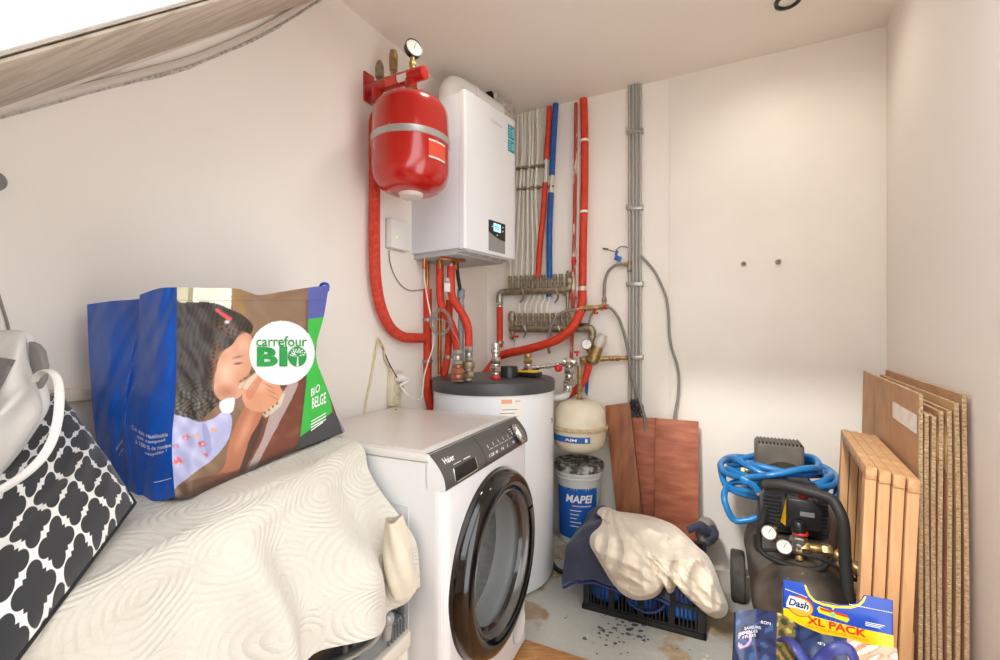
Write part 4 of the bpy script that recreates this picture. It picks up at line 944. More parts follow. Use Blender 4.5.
# cabinet: sides, back, floor, and a front plate with a round opening
cab = MB()
def seg_profile():                       # plan outline with rounded front corners
    r = .03; p = []
    for i in range(7): a = PI + PI / 2 * i / 6; p.append((r + r * math.cos(a), r + r * math.sin(a)))
    for i in range(7): a = 1.5 * PI + PI / 2 * i / 6; p.append((WW - r + r * math.cos(a), r + r * math.sin(a)))
    return [(0, WDEP), (0, .056)] + p + [(WW, .056), (WW, WDEP)]
sp_ = seg_profile()
for (u0, w0), (u1, w1) in list(zip(sp_, sp_[1:])) :
    if abs(w0) < 1e-6 and abs(w1) < 1e-6: continue
    ht = .756 if max(w0, w1) < .06 else .822
    cab.add([wm(u0, w0, .018), wm(u1, w1, .018), wm(u1, w1, ht), wm(u0, w0, ht)], [(0, 1, 2, 3)])
cab.add([wm(0, WDEP, .018), wm(WW, WDEP, .018), wm(WW, WDEP, .822), wm(0, WDEP, .822)], [(0, 1, 2, 3)])
cab.add([wm(u, w, .018) for u, w in sp_], [tuple(range(len(sp_)))])
nn = 64; rh = .235; x0, x1, y0, y1 = .03, WW - .03, .018, .757
inn, outv = [], []
for i in range(nn):
    a = 2 * PI * i / nn; c_, s_ = math.cos(a), math.sin(a)
    inn.append(wm(CU + rh * c_, 0, CHH + rh * s_))
    tx = ((x1 - CU) / c_ if c_ > 1e-9 else (x0 - CU) / c_ if c_ < -1e-9 else 1e9); ty = ((y1 - CHH) / s_ if s_ > 1e-9 else (y0 - CHH) / s_ if s_ < -1e-9 else 1e9)
    t_ = min(tx, ty); outv.append(wm(CU + t_ * c_, 0, CHH + t_ * s_))
cab.add(inn + outv, [(i, (i + 1) % nn, nn + (i + 1) % nn, nn + i) for i in range(nn)])
for cu_, chh in ((x0, y0), (x1, y0), (x1, y1), (x0, y1)):        # fill the four corners of the plate
    best = sorted(range(nn), key=lambda i: (outv[i] - wm(cu_, 0, chh)).length)[:2]
    cab.add([outv[best[0]], outv[best[1]], wm(cu_, 0, chh)], [(0, 1, 2)])
obj('cabinet', cab, ENAM, wa, angle=50, recalc=True)
for u, w in ((.05, .05), (WW - .05, .05), (.05, WDEP - .05), (WW - .05, WDEP - .05)): obj('foot', MB().cyl(wm(u, w, 0), wm(u, w, .02), .02, None, 14), BLACK, wa)
# side pressings
obj('side_seam', MB().span(wm, (-.0012, .115, .02), (.001, .118, .70)).span(wm, (-.0012, .118, .697), (.001, WDEP, .70)), M('seam_grey', (206, 206, 205), .4), wa)
# top plate
tp = MB()
tp.prism([wm(-.003, .046, .822), wm(WW + .003, .046, .822), wm(WW + .003, WDEP + .01, .822), wm(-.003, WDEP + .01, .822)], UP * .023)
obj('top_plate', tp, M('washer_top', (216, 210, 204), .35, coat=.25), wa, bevel=.007, seg=3)
obj('top_inset', MB().prism([wm(.03, .09, .8452), wm(WW - .03, .09, .8452), wm(WW - .03, WDEP - .03, .8452), wm(.03, WDEP - .03, .8452)], UP * .0012), M('washer_top2', (212, 204, 198), .3, coat=.3), wa)
obj('screw_cap', MB().lathe([(.005, 0), (.004, .002), (.001, .0025)], wm(WW - .06, WDEP - .05, .846), UP, 10), BLACK, wa)
# sloping control panel
def pan(u, t, o=0.0):       # t 0 bottom .. 1 top, o out of the face
    bul = .010 * math.sin(PI * t)
    w = .0 + .05 * t ** 1.3 - bul; h = .7546 + (.845 - .7546) * t
    return wm(u, w - o * .87, h + o * .48)
pg_ = MB()
sec = [pan(0, t / 10) for t in range(11)] + [wm(0, .06, .845), wm(0, .06, .7546)]
pg_.prism(sec, WA * WW)
obj('panel_body', pg_, ENAM, wa, angle=35)
sk_ = MB().grid(lambda u, v: pan(.0005 + (WW - .001) * u, .004 + .992 * v, .0022), 30, 12, .0018)
cpn = obj('control_panel', sk_, M('graphite_panel', (86, 84, 82), .32, .35, coat=.2), wa, angle=35)
obj('gap_line', MB().grid(lambda u, v: pan(.233 + .004 * u, v, .0030), 1, 10), BLACK, cpn)
dr = obj('drawer_recess', MB().grid(lambda u, v: pan(.052 + .125 * u, .12 + .36 * v, .0034), 6, 6), M('recess_black', (12, 11, 11), .45), cpn, label='black detergent drawer recess')
obj('recess_rim', MB().tube([pan(.052, .48, .004), pan(.047, .13, .004), pan(.056, .09, .004), pan(.17, .10, .004), pan(.179, .14, .004), pan(.177, .48, .004)], .0022, 6), CHROME, cpn)
pt_ = MB()
pt_.text('Haier', lambda u, v: pan(.030 + .054 * u, .66 + .15 * v, .0034), bold=.015)
for i in range(3): pt_.grid(lambda u, v, i=i: pan(.062 + .055 * (i % 2) + .04 * u, .555 + .02 * v, .0034), 2, 1)
obj('lettering', pt_, INKW, cpn); pt_ = MB()
for i in range(6):
    x = .275 + .040 * i
    pt_.grid(lambda u, v, x=x: pan(x + .003 * u, .52 + .10 * v, .0034), 1, 2); pt_.grid(lambda u, v, x=x: pan(x + .030 * u, .46 + .012 * v, .0034), 3, 1)
for i, tx in enumerate(('1:28', '40', '14', 'A', '90')):
    x = .262 + .047 * i; pt_.text(tx, lambda u, v, x=x, n=len(tx): pan(x + .009 * n * u, .24 + .10 * v, .0034), bold=.02)
for i in range(3): pt_.grid(lambda u, v, i=i: pan(.468 + .022 * u, .72 - .07 * i + .02 * v, .0034), 2, 1)
obj('scale_marks', pt_, INKW, cpn)
kn_ = pan(.512, .47, .002); kx = (pan(.54, .56, .1) - kn_).normalized()
knb = obj('knob', MB().lathe([(.039, 0), (.041, .004), (.040, .010), (.036, .012), (.035, .015), (.032, .019), (.027, .020)], kn_, kx, 40, True), CHROME, cpn)
obj('knob_face', MB().lathe([(.027, .019), (.026, .021), (.001, .021)], kn_, kx, 32), M('knob_grey', (96, 94, 92), .35, .4), knb)
# door
FR = -WB_
dc_ = wm(CU, 0, CHH)
GLOSSB = M('gloss_black_door', (14, 12, 12), .10, coat=.4)
ring = [(RO * 1.02, .0), (RO * 1.025, .012), (RO * 1.005, .030), (RO * .965, .043), (RO * .90, .050), (RO * .84, .047), (RO * .80, .040), (RO * .765, .030), (RO * .735, .020), (RO * .70, .008)]
door = obj('door', MB().lathe(ring, dc_, FR, 96, True), GLOSSB, wa, angle=80)
obj('inner_bezel', MB().lathe([(RO * .79, .038), (RO * .775, .041), (RO * .755, .037), (RO * .735, .022), (RO * .72, .010)], dc_, FR, 80, True), M('smoked_grey_bezel', (92, 90, 88), .25, .3, coat=.4), door)
obj('outer_trim', MB().lathe([(RO * 1.022, .010), (RO * 1.032, .004), (RO * 1.03, -.002), (RO * 1.0, -.002)], dc_, FR, 96, True), M('dark_trim', (52, 46, 42), .3, .4), door)
GLASS = glassy('door_glass', (232, 234, 234), .06)
obj('glass_bowl', MB().lathe([(RO * .735, .018), (RO * .72, .010), (RO * .66, -.02), (RO * .56, -.055), (RO * .40, -.075), (RO * .2, -.083), (.001, -.085)], dc_, FR, 64, True), GLASS, door, angle=80)
hd = MB().grid(lambda u, v: dc_ + (WA * math.cos(math.radians(-24 + 48 * u)) + UP * math.sin(math.radians(-24 + 48 * u))) * RO * (.80 + .12 * v) + FR * (.0465 + .006 * math.sin(PI * v)), 16, 4)
obj('door_handle', hd, M('handle_black', (30, 29, 29), .18, coat=.6), door)
DRUM = M('drum_steel', (214, 214, 212), .3, .45, col2=(190, 190, 188), scale=60)
obj('gasket', MB().lathe([(rh, -.001), (.215, -.006), (.205, -.03), (.212, -.06), (.20, -.085)], dc_, FR, 64, True), M('grey_gasket', (150, 150, 148), .5), wa, angle=80)
dm = MB().lathe([(.20, -.085), (.245, -.09), (.245, -.40), (.22, -.425), (.001, -.43)], dc_, FR, 64, True)
dru = obj('drum', dm, DRUM, wa, angle=50)
for k in range(3):
    a = math.radians(30 + 120 * k); d = WA * math.cos(a) + UP * math.sin(a); t_ = WA * -math.sin(a) + UP * math.cos(a)
    obj('drum_paddle', MB().prism([dc_ - FR * .11 + d * .243 - t_ * .035, dc_ - FR * .11 + d * .195, dc_ - FR * .11 + d * .243 + t_ * .035], -FR * .27), DRUM, dru, bevel=.005)
# service flap at the lower right
fl_ = dc_ * 1.0; fc_ = wm(WW - .085, 0, .105)
obj('filter_flap', MB().lathe([(.055, 0), (.055, .0034), (.0525, .0020), (.001, .0022)], fc_, FR, 40), ENAM, wa)
obj('flap_seam', MB().lathe([(.0575, .0), (.0575, .0034), (.055, .0034), (.055, .0)], fc_, FR, 40, True), LGREY, wa)
# ------------------------------------------------------------------ cardboard sheets against the right wall
def corr():
    m, nt, b = nodes('corrugated_card')
    tc = N(nt, 'ShaderNodeTexCoord'); nz = N(nt, 'ShaderNodeTexNoise'); nz.inputs['Scale'].default_value = 9
    nt.links.new(tc.outputs['Object'], nz.inputs['Vector'])
    r = N(nt, 'ShaderNodeValToRGB'); r.color_ramp.elements[0].position = .35; r.color_ramp.elements[0].color = rgb((196, 152, 112)); r.color_ramp.elements[1].position = .7; r.color_ramp.elements[1].color = rgb((180, 136, 98))
    nt.links.new(nz.outputs['Fac'], r.inputs['Fac']); nt.links.new(r.outputs['Color'], b.inputs['Base Color']); b.inputs['Roughness'].default_value = .8
    return m
CARD = corr()
CARD2 = M('pale_card', (206, 172, 122), .8, col2=(190, 154, 106), scale=8)
CARDE = M('card_edge', (212, 186, 152), .85, col2=(160, 132, 100), scale=120, stretch=(1, 1, 2.6), lo=.42, hi=.55, bump=.6, bscale=200)
def rs(s, e, h): return KR - RD * s + RN * e + UP * h
def sheet(label, s0, s1, e0, e1, h, m_, lean=.0, wavy=.004, seed=0, parts=()):
    t = thing('cardboard_sheet', rs((s0 + s1) / 2, e0, 0), label, 'cardboard', 'flattened boxes against the right wall')
    rr = random.Random(seed); th = .008
    def f(u, v, off=0.0):
        s = s0 + (s1 - s0) * u; z = .003 + h * v
        near = max(0, (u - .55) / .45)
        e = e0 + (e1 - e0) * v + off + wavy * math.sin(v * 7 + seed) * near + wavy * .6 * math.sin(u * 6 + seed * 2) * math.sin(PI * v)
        return rs(s + lean * (1 - v) * u, e, z)
    obj('panel', MB().grid(lambda u, v: f(u, v), 16, 14).grid(lambda u, v: f(1 - u, v, -th), 16, 14), m_, t, recalc=False)
    edge = MB()
    def strip(fn, n):
        w = [];
        for i in range(n + 1):
            w += [fn(i / n, 0.0), fn(i / n, -th)]
        edge.add(w, [(2 * i, 2 * i + 1, 2 * i + 3, 2 * i + 2) for i in range(n)])
    strip(lambda a, o: f(1, a, o), 30); strip(lambda a, o: f(a, 1, o), 16); strip(lambda a, o: f(0, a, o), 8)
    obj('corrugated_edge', edge, CARDE, t)
    # ribs of the open corrugation on the near edge
    fl = MB(); n = int(h / .011)
    for i in range(n):
        a = (i + .5) / n; q = f(1, a, -th / 2); fl.box(q - RD * .0012, .0016, .0030, .0026, RD, RN, UP)
    obj('flutes', fl, M('flute_dark', (172, 146, 114), .9) if 'flute_dark' not in bpy.data.materials else bpy.data.materials['flute_dark'], t)
    return t, f
cs_ = [('whole brown cardboard sheet nearest the pine frames, with a strip of clear tape', .085, .965, .103, .090, 1.005, CARD, .05, .001, 1),
       ('pale inner cardboard sheet second in the stack beside the taped one', .30, .965, .0905, .0795, .955, CARD2, .05, .0012, 2),
       ('third cardboard sheet in the stack, edge between the two pale sheets', .25, .97, .079, .068, .95, CARD2, .05, .0012, 3),
       ('fourth cardboard sheet in the stack with a wavy open edge', .22, .975, .067, .0565, .965, CARD, .05, .0012, 4),
       ('fifth cardboard sheet in the stack, its upper corner torn to pale paper', .20, .985, .0555, .044, .97, CARD, .06, .0014, 5),
       ('sixth cardboard sheet, second from the right wall, reaching almost to the top', .05, .99, .0425, .031, .99, CARD2, .06, .0013, 6),
       ('cardboard sheet flat against the right wall, last in the stack', .08, .99, .029, .017, 1.012, CARD, .07, .0015, 7)]
for i, a in enumerate(cs_):
    t, f = sheet(*a)
    if i == 0:
        obj('clear_tape', MB().grid(lambda u, v: f(.66 + .33 * u, .945 - .05 * v - .0 * u, .0012), 8, 2), M('clear_tape', (214, 196, 178), .2, coat=.4, col2=(190, 168, 146), scale=30), t, label='strip of clear tape')
        obj('fold_line', MB().grid(lambda u, v: f(.30 + .006 * u, v, .0012), 1, 12), M('card_crease', (168, 124, 88), .9), t)
        obj('fold_line', MB().grid(lambda u, v: f(.62 + .006 * u, v, .0012), 1, 12), bpy.data.materials['card_crease'], t)
        obj('folded_flap', MB().grid(lambda u, v: f(.34 + .64 * u, .02 + (.50 - .13 * u) * v, .010 + .006 * (1 - v)), 6, 6, .006), CARD, t)
    if i in (3, 4):
        obj('torn_paper', MB().grid(lambda u, v: f(.90 + .10 * u, .87 + .12 * v - .03 * u, .0012 + .001 * math.sin(u * 5 + v * 9)), 6, 6), M('torn_paper%d' % i, (226, 196, 140), .8), t)

# ------------------------------------------------------------------ wooden frames leaning beside the cardboard
PINE = M('pine_strip', (212, 168, 122), .55, col2=(190, 140, 94), scale=4, stretch=(14, 14, 1.2), lo=.3, hi=.7, bump=.08)
PINER = M('pine_rail', (212, 170, 124), .55, col2=(184, 140, 98), scale=5, stretch=(5, 5, 16), lo=.3, hi=.7, bump=.08)
PINEE = M('pine_end_grain', (212, 168, 122), .7, col2=(176, 128, 86), scale=40, bump=.2)
def wframe(label, s0, s1, e, h, lean):
    t = thing('wooden_frame', rs((s0 + s1) / 2, e, 0), label, 'frame', 'pine frames by the cardboard')
    th, wd = .0228, .050
    def q(s, k, z): return rs(s, e + k * th - lean * (z / h), z)
    tilt = (q(s0, 0, h) - q(s0, 0, 0)).normalized(); nn_ = RN
    def bar(name, sa, sb, za, zb, m_, ends=False):
        mb = MB().add([q(sa, 0, za), q(sb, 0, za), q(sb, 1, za), q(sa, 1, za), q(sa, 0, zb), q(sb, 0, zb), q(sb, 1, zb), q(sa, 1, zb)], [(0, 3, 2, 1), (4, 5, 6, 7), (0, 1, 5, 4), (1, 2, 6, 5), (2, 3, 7, 6), (3, 0, 4, 7)])
        o = obj(name, mb, m_, t, bevel=.0015)
        if ends:
            me = o.data; me.materials.append(PINEE)
            for p in me.polygons:
                if abs(p.normal.dot(RD)) > .9: p.material_index = 1
        return o
    bar('top_rail', s0, s1, h - wd * .62, h, PINER, True)
    bar('front_stile', s1 - wd - .004, s1 - .004, .002, h - wd * .62, PINE)
    bar('back_stile', s0, s0 + wd, .002, h - wd * .62, PINE)
    bar('bottom_rail', s0 + wd, s1 - wd - .004, .002, wd, PINER)
    return t, q
wl = ['leftmost pine frame in the row, nearest the compressor, with a metal plate', 'second pine frame from the compressor side', 'third pine frame from the compressor side', 'last pine frame in the row, touching the cardboard']
for i in range(4):
    t, q = wframe(wl[i], .478 - .004 * i, 1.02 + .010 * i, .211 - .0256 * i, .818 - .004 * i, .03)
    if i < 1:
        z = .56 - .08 * i; s_ = .503 - .004 * i
        pm = MB().span(lambda a, b_, c: q(s_ + a, 1.02 + b_, z + c), (-.018, 0, -.058), (.018, .08, .058)); sm_ = MB().span(lambda a, b_, c: q(s_ + a, 1.10 + b_, z + c), (-.007, 0, -.04), (.007, .03, .04))
        obj('metal_plate', [(pm, STEEL), (sm_, M('dark_slot%d' % i, (90, 90, 92), .5, .5))], None, t, bevel=.002, label='slotted zinc plate')

# ------------------------------------------------------------------ air compressor
TA = V((.44, .898, 0)); TP = V((.898, -.44, 0))          # along the tank (away), to its right
E2 = V((.981, 1.43, .275)); R0 = .147; TLN = .50
def cp_(a, p, h): return V((E2.x, E2.y, 0)) + TA * a + TP * p + UP * h
ac = thing('air_compressor', cp_(.25, 0, 0), 'black air compressor with horizontal tank and two wheels by the right corner', 'compressor')
TANKM = M('worn_black_tank', (46, 43, 40), .36, col2=(88, 78, 68), scale=9, coat=.15, bump=.06, bscale=40)
tp_ = [(.002, -.105), (R0 * .35, -.100), (R0 * .62, -.085), (R0 * .84, -.055), (R0 * .96, -.02), (R0, .012), (R0 + .002, .016), (R0 + .002, .028), (R0, .032), (R0, TLN - .03), (R0 + .002, TLN - .026), (R0 + .002, TLN - .014), (R0, TLN - .01), (R0 * .96, TLN + .02), (R0 * .7, TLN + .065), (.002, TLN + .085)]
obj('air_tank', MB().lathe(tp_, E2, TA, 56), TANKM, ac, angle=50)
obj('data_plate', MB().grid(lambda u, v: E2 + TA * (.06 + .05 * v) + (TP * math.sin(math.radians(-8 + 30 * (u - .5) * 1)) + UP * math.cos(math.radians(-8 + 30 * (u - .5)))) * (R0 + .001), 8, 3), M('plate_grey', (132, 134, 136), .35, .6, col2=(100, 102, 104), scale=60), ac, label='grey metal data plate')
WHM = M('wheel_rubber', (84, 80, 76), .8, col2=(64, 60, 56), scale=24, bump=.2)
for sgn in (-1, 1):
    wc = cp_(.50, sgn * .172, .104)
    w_ = obj('wheel', MB().lathe([(.065, -.024), (.097, -.027), (.104, -.020), (.104, .020), (.097, .027), (.065, .024)], wc, TP, 40), WHM, ac)
    obj('hub', MB().lathe([(.012, -.030), (.05, -.024), (.064, -.012), (.067, 0), (.064, .012), (.05, .024), (.012, .030)], wc, TP, 32), M('hub_grey%d' % (sgn + 1), (110, 104, 98), .6), w_)
obj('axle', MB().cyl(cp_(.50, -.15, .104), cp_(.50, .15, .104), .009, None, 12), STEEL, ac)
obj('axle_bracket', MB().prism([cp_(.44, -.09, .135), cp_(.54, -.09, .135), cp_(.52, -.09, .09), cp_(.46, -.09, .09)], TP * .18), TANKM, ac)
for p in (-.06, .06): obj('front_foot', MB().tube([cp_(.05, p, .15), cp_(.03, p * 1.05, .05), cp_(.03, p * 1.05, .0)], [.012, .012, .022], 12), BLACKM, ac)
# platform, pump and motor
obj('platform', MB().span(cp_, (.10, -.12, .447), (.52, .085, .46)), TANKM, ac, bevel=.004)
PB = .46
obj('motor', MB().lathe([(.05, -.02), (.085, -.015), (.092, 0), (.092, .15), (.085, .165), (.05, .17)], cp_(.36, -.01, PB + .095), TA, 32), M('motor_dark', (52, 50, 48), .5), ac)
# finned motor shroud behind the hose
def shroud(a, p, h): return cp_(.40 + a, -.025 + p, PB + .135 + h)
sh = obj('motor_shroud', MB().span(shroud, (0, -.085, -.06), (.11, .085, .125)), M('taupe_plastic', (112, 104, 94), .55, col2=(94, 88, 80), scale=12), ac, bevel=.014, seg=3)
for i in range(12):
    p = -.072 + i * .0131
    obj('cooling_slot', MB().span(shroud, (-.0, p - .0028, .118), (.10, p + .0028, .128)), BLACK, sh)
obj('cylinder_head', MB().span(lambda a, p, h: cp_(.26 + a, p, PB + h), (0, -.06, 0), (.10, .06, .15)), M('alu_head', (120, 116, 110), .5, .5), ac, bevel=.006)
for i in range(6): obj('cooling_fin', MB().span(lambda a, p, h: cp_(.25 + a, p, PB + h), (0, -.075, .02 + i * .02), (.12, .075, .026 + i * .02)), bpy.data.materials['alu_head'], ac)
obj('filter_stub', coupling(cp_(.42, -.128, PB + .13), -TP, .016, [(1, .02, 0), (1.3, .018, 1)]), BRASS, ac)
# louvred fan cover facing the room
FC = M('fan_cover_black', (40, 40, 42), .45)
def fc(a, p, h): return cp_(.10 + a, p, PB + .012 + h)
cov = obj('fan_cover', MB().prism([fc(0, -.120, 0), fc(0, .082, 0), fc(.0, .088, .05), fc(.012, .084, .115), fc(.03, .066, .155), fc(.03, -.10, .155), fc(.012, -.118, .12), fc(.0, -.12, .05)], TA * .10), FC, ac, bevel=.008)
for i in range(9):
    z = .022 + i * .013
    obj('louvre', MB().span(lambda a, p, h: fc(a, p, h), (-.008, -.108, z), (.004, -.052, z + .005)), FC, cov)
    obj('louvre', MB().span(lambda a, p, h: fc(a, p, h), (-.008, .052, z), (.004, .078, z + .005)), FC, cov)
# pressure switch with red button and yellow sticker
def ps(a, p, h): return cp_(.055 + a, .005 + p, .512 + h)
psw = obj('pressure_switch', MB().prism([ps(0, -.048, 0), ps(0, .052, 0), ps(0, .052, .07), ps(0, .03, .098), ps(0, -.045, .098)], TA * .07), M('switch_black', (32, 32, 34), .35), ac, bevel=.005)
obj('switch_badge', MB().span(ps, (-.0022, -.01, .045), (-.0002, .03, .06)), MGREY, psw)
obj('red_button', MB().lathe([(.013, 0), (.014, .006), (.012, .016), (.003, .018)], ps(.035, .004, .098), UP, 16), REDPL, psw, label='red push button')
obj('warning_sticker', MB().prism([ps(.0, -.050, .004), ps(.03, -.062, .004), ps(.0, -.0485, .10)], -TA * .0015), YELLOW, psw, label='yellow warning sticker')
obj('knob', MB().lathe([(.022, 0), (.022, .012), (.019, .03), (.016, .034), (.002, .035)], cp_(.03, -.012, .512), UP, 20), BLACK, ac, label='black regulator knob')
obj('regulator', coupling(cp_(.03, -.012, .457), UP, .02, [(1, .02, 0), (1.25, .02, 1), (.9, .016, 0)]), STEEL, ac)
obj('red_collar', MB().lathe([(.022, 0), (.024, .004), (.022, .010)], cp_(.03, -.008, .505), UP, 20), REDPL, ac)
obj('valve_block', coupling(cp_(.03, -.012, .467), TP, .018, [(1.1, .03, 1), (.8, .03, 0), (1.05, .03, 1)]), BRASS, ac)
obj('outlet_tap', coupling(cp_(.035, .085, .462), (TP - TA * .6 - UP * .5), .016, [(1, .02, 0), (.8, .03, 1), (1.1, .03, 0)]), BRASS, ac)
obj('drain_tap', coupling(cp_(.03, -.012, .472), -UP - TA * .4, .016, [(1, .03, 1), (.7, .02, 0)]), BRASS, ac)
gauge(ac, cp_(.0, -.098, .505), (-TA * 1 - TP * .35 + UP * .2), .023, .035, CHROME)
gauge(ac, cp_(-.02, -.058, .475), (-TA * 1 - TP * .1 + UP * .2), .023, .04, CHROME)
obj('pressure_tube', MB().tube(sm([cp_(.10, -.10, PB + .09), cp_(.04, -.115, PB + .06), cp_(.03, -.12, .52), cp_(.03, -.125, .47), cp_(.02, -.115, .425), cp_(-.0, -.05, .41), cp_(-.01, .03, .415), cp_(.03, .075, .44)], 6), .009, 10), BLACKM, ac)
obj('mains_cord', MB().tube(sm([cp_(.12, -.13, .44), cp_(.05, -.13, .42), cp_(.03, -.09, .435), cp_(.01, -.02, .448), cp_(.01, .06, .44), cp_(.02, .12, .40), cp_(.05, .15, .385), cp_(.08, .135, .42), cp_(.06, .10, .46)], 6), .006, 8), BLACKM, ac)
hp_ = [cp_(.09, -.105, PB + .175), cp_(.07, -.06, PB + .188), cp_(.05, .0, PB + .186), cp_(.03, .07, PB + .176), cp_(.01, .088, PB + .155), cp_(-.005, .100, PB + .11), cp_(-.012, .103, PB - .0), cp_(-.03, .108, .33), cp_(-.035, .110, .26)]
obj('handle', MB().tube(sm(hp_, 7), .0165, 16), M('handle_rubber', (46, 45, 44), .6, bump=.1), ac)

# blue air hose coiled over the pump
HOSEB = M('blue_air_hose', (36, 130, 196), .35, col2=(28, 112, 178), scale=12, coat=.2)
hcx, hcy = 1.110, 1.80
rr = random.Random(21); pts = [at(724, 497, 1.72), at(733, 519, 1.70), at(748, 520, 1.68), at(757, 517, 1.67)]; pts = list(reversed(pts)); NL = 8
for i in range(NL * 12 + 7):
    a = PI + 2 * PI * i / 12; k = i / 12
    rad = .165 + .025 * math.sin(k * 2.3) + .012 * math.sin(k * 5.1)
    tx_, ty_ = .11 * math.sin(int(k) * 2.1 + .7), .16 * math.cos(int(k) * 1.7)
    x, y = rad * 1.06 * math.cos(a), rad * math.sin(a)
    z = .588 + .035 * math.sin(k * 1.9) + .04 * (k / NL - .5) + tx_ * x - ty_ * y + .02 * math.sin(a * 2 + k)
    pts.append(V((hcx + x, hcy + y, z)))
pts += [at(748, 478, 1.62), at(754, 486, 1.60), at(758, 491, 1.60)]
hs = thing('air_hose', V((hcx, hcy, .56)), 'blue air hose coiled over the top of the compressor', 'hose')
obj('hose', MB().tube(sm(pts, 4), .0122, 10), HOSEB, hs)
obj('end_fitting', coupling(at(757, 490, 1.60), at(763, 497, 1.59) - at(757, 490, 1.60), .009, [(1.2, .02, 1), (.9, .02, 0), (1.1, .015, 1)]), CHROME, hs)

# ------------------------------------------------------------------ shopping bag with pictures, and the detergent box standing in it
SBP = [((736, 611), 1.10), ((757, 609), 1.09), ((780, 613), 1.06), ((800, 625), 1.02), ((822, 634), 1.0), ((846, 638), .985), ((870, 645), .968), ((897, 648), .955)]
SBT = [at(p[0], p[1], z) for p, z in SBP]
def sb_(u, v):      # u 0..1 left to right of the front face, v 0..1 up
    x = u * (len(SBT) - 1); i = min(int(x), len(SBT) - 2); t = SBT[i].lerp(SBT[i + 1], x - i)
    bl_ = V((SBT[0].x - .035, SBT[0].y - .03, 0)).lerp(V((SBT[-1].x + .01, SBT[-1].y - .03, 0)), u)
    w = 1 - v
    d = .014 * math.sin(u * 11 + 2 * v) * (w * v * 4) + .006 * math.sin(u * 27 + v * 9) * min(1, w * 4)
    p = flat(t.lerp(bl_, w), .012 + v * (t.z - .012))
    return p - V((.4, .9, 0)) * d
sbag = thing('shopping_bag', V((.72, 1.12, 0)), 'dark blue printed shopping bag standing in front of the compressor', 'bag')
def paint_sb(u, v):
    n = math.sin(u * 37 + 3 * math.sin(v * 23)) * math.sin(v * 41 + 2 * math.sin(u * 19))
    c = (34, 52, 92)
    if .27 < u < .40 and v > .72:
        c = (96, 116, 60) if n > .1 else (150, 112, 70) if n > -.3 else (52, 70, 44)
        if n > .6: c = (206, 190, 96)
    elif u > .72 and v > .6: c = (216, 168, 140) if n > 0 else (188, 130, 104) if n > -.4 else (222, 206, 190)
    elif u < .25 and n > .55: c = (60, 88, 136)
    elif n < -.62: c = (22, 34, 66)
    if .02 < u < .11 and abs(((u - .06) * 6) ** 2 + ((v - .86) * 9) ** 2 - .09) < .035: c = (206, 160, 190)
    return tuple(lin(k) for k in c)
NU, NV = 120, 110
fb = MB().grid(sb_, NU, NV); fb.col = [paint_sb(i / NU, j / NV) for j in range(NV + 1) for i in range(NU + 1)]
SBM = vcol('printed_bag', .35, bump=.15, bscale=25, coat=.3)
DBLUE = M('dark_blue_bag', (34, 50, 92), .35, col2=(26, 40, 76), scale=6, coat=.3, bump=.2, bscale=20)
lt = MB()
def sbt(u0, u1, v0, v1): return lambda a, b_: sb_(u0 + (u1 - u0) * a, v0 + (v1 - v0) * b_) - V((.43, .90, 0)) * .0022
for k, (txt, u0, u1, v) in enumerate((('SAVEURS', .06, .17, .905), ('LOCALES', .03, .15, .885), ('BON', .17, .23, .935), ('FRAIS', .05, .14, .865), ("d'ici", .54, .62, .95))):
    lt.text(txt, sbt(u0, u1, v, v + .014))
obj('front_face', [(fb, SBM), (lt, INKW)], None, sbag, angle=80, recalc=False)
obj('back_face', MB().grid(lambda u, v: sb_(u, v) + V((.055, .115, -.075 * v)), 24, 16), DBLUE, sbag, angle=80)
obj('side_face', MB().grid(lambda u, v: sb_(0, v).lerp(sb_(0, v) + V((.055, .115, -.075 * v)), u) + V((.03 * math.sin(PI * u), 0, 0)) * v, 10, 16), DBLUE, sbag, angle=80)
obj('side_face', MB().grid(lambda u, v: sb_(1, v).lerp(sb_(1, v) + V((.055, .115, -.075 * v)), u) - V((.03 * math.sin(PI * u), 0, 0)) * v, 10, 16), DBLUE, sbag, angle=80)
obj('base', MB().prism([sb_(0, 0), sb_(1, 0), sb_(1, 0) + V((.055, .115, 0)), sb_(0, 0) + V((.055, .115, 0))], UP * -.008), DBLUE, sbag)
obj('handle', MB().tube(sm([at(781, 640, 1.03), at(788, 639, 1.01), at(796, 647, .985), at(804, 660, .97), at(813, 668, .965), at(822, 658, .965), at(832, 650, .955), at(843, 648, .95), at(851, 652, .945), at(856, 664, .945)], 6), .012, 10, squash=(1, .4)), M('indigo_handle', (46, 52, 116), .4, bump=.1), sbag, label='indigo carrying handle')
# detergent box
bA, bB, bC, bD = at(783.5, 623, 1.085), at(893.5, 647.5, 1.00), at(892, 603, 1.00), at(783, 580, 1.085)
bu = bB - bA; bv = (bD - bA)
bu_ = bu.normalized(); bv = bv - bu_ * bv.dot(bu_) * .0
bn_ = bu.cross(bv).normalized()
if bn_.y > 0: bn_ = -bn_
low = .45                                            # the box goes on down into the bag
def bx(u, v, o=0.0): return bA + bu * u + bv * v + bn_ * o
shape = [(0, 0 - low), (1, -low), (1, 1), (.945, 1.0), (.755, 1.0), (.735, .90), (.70, .80), (.63, .72), (.50, .66), (.38, .66), (.30, .70), (.255, .80), (.235, .92), (.222, 1.0), (0, 1.0)]
dbx = thing('detergent_box', bx(.5, -low) - bn_ * .05, 'blue and yellow XL PACK detergent box standing in the printed bag', 'box')
DBL, DYE = M('box_blue', (30, 74, 176), .35, coat=.3), M('box_yellow', (250, 214, 30), .35, coat=.3)
obj('front_panel', MB().prism([bx(*p) for p in shape], -bn_ * .003), DBL, dbx)
yl = MB()
def tri(p, o): yl.prism([bx(a, b_, .0004 + o) for a, b_ in p], bn_ * .0004)
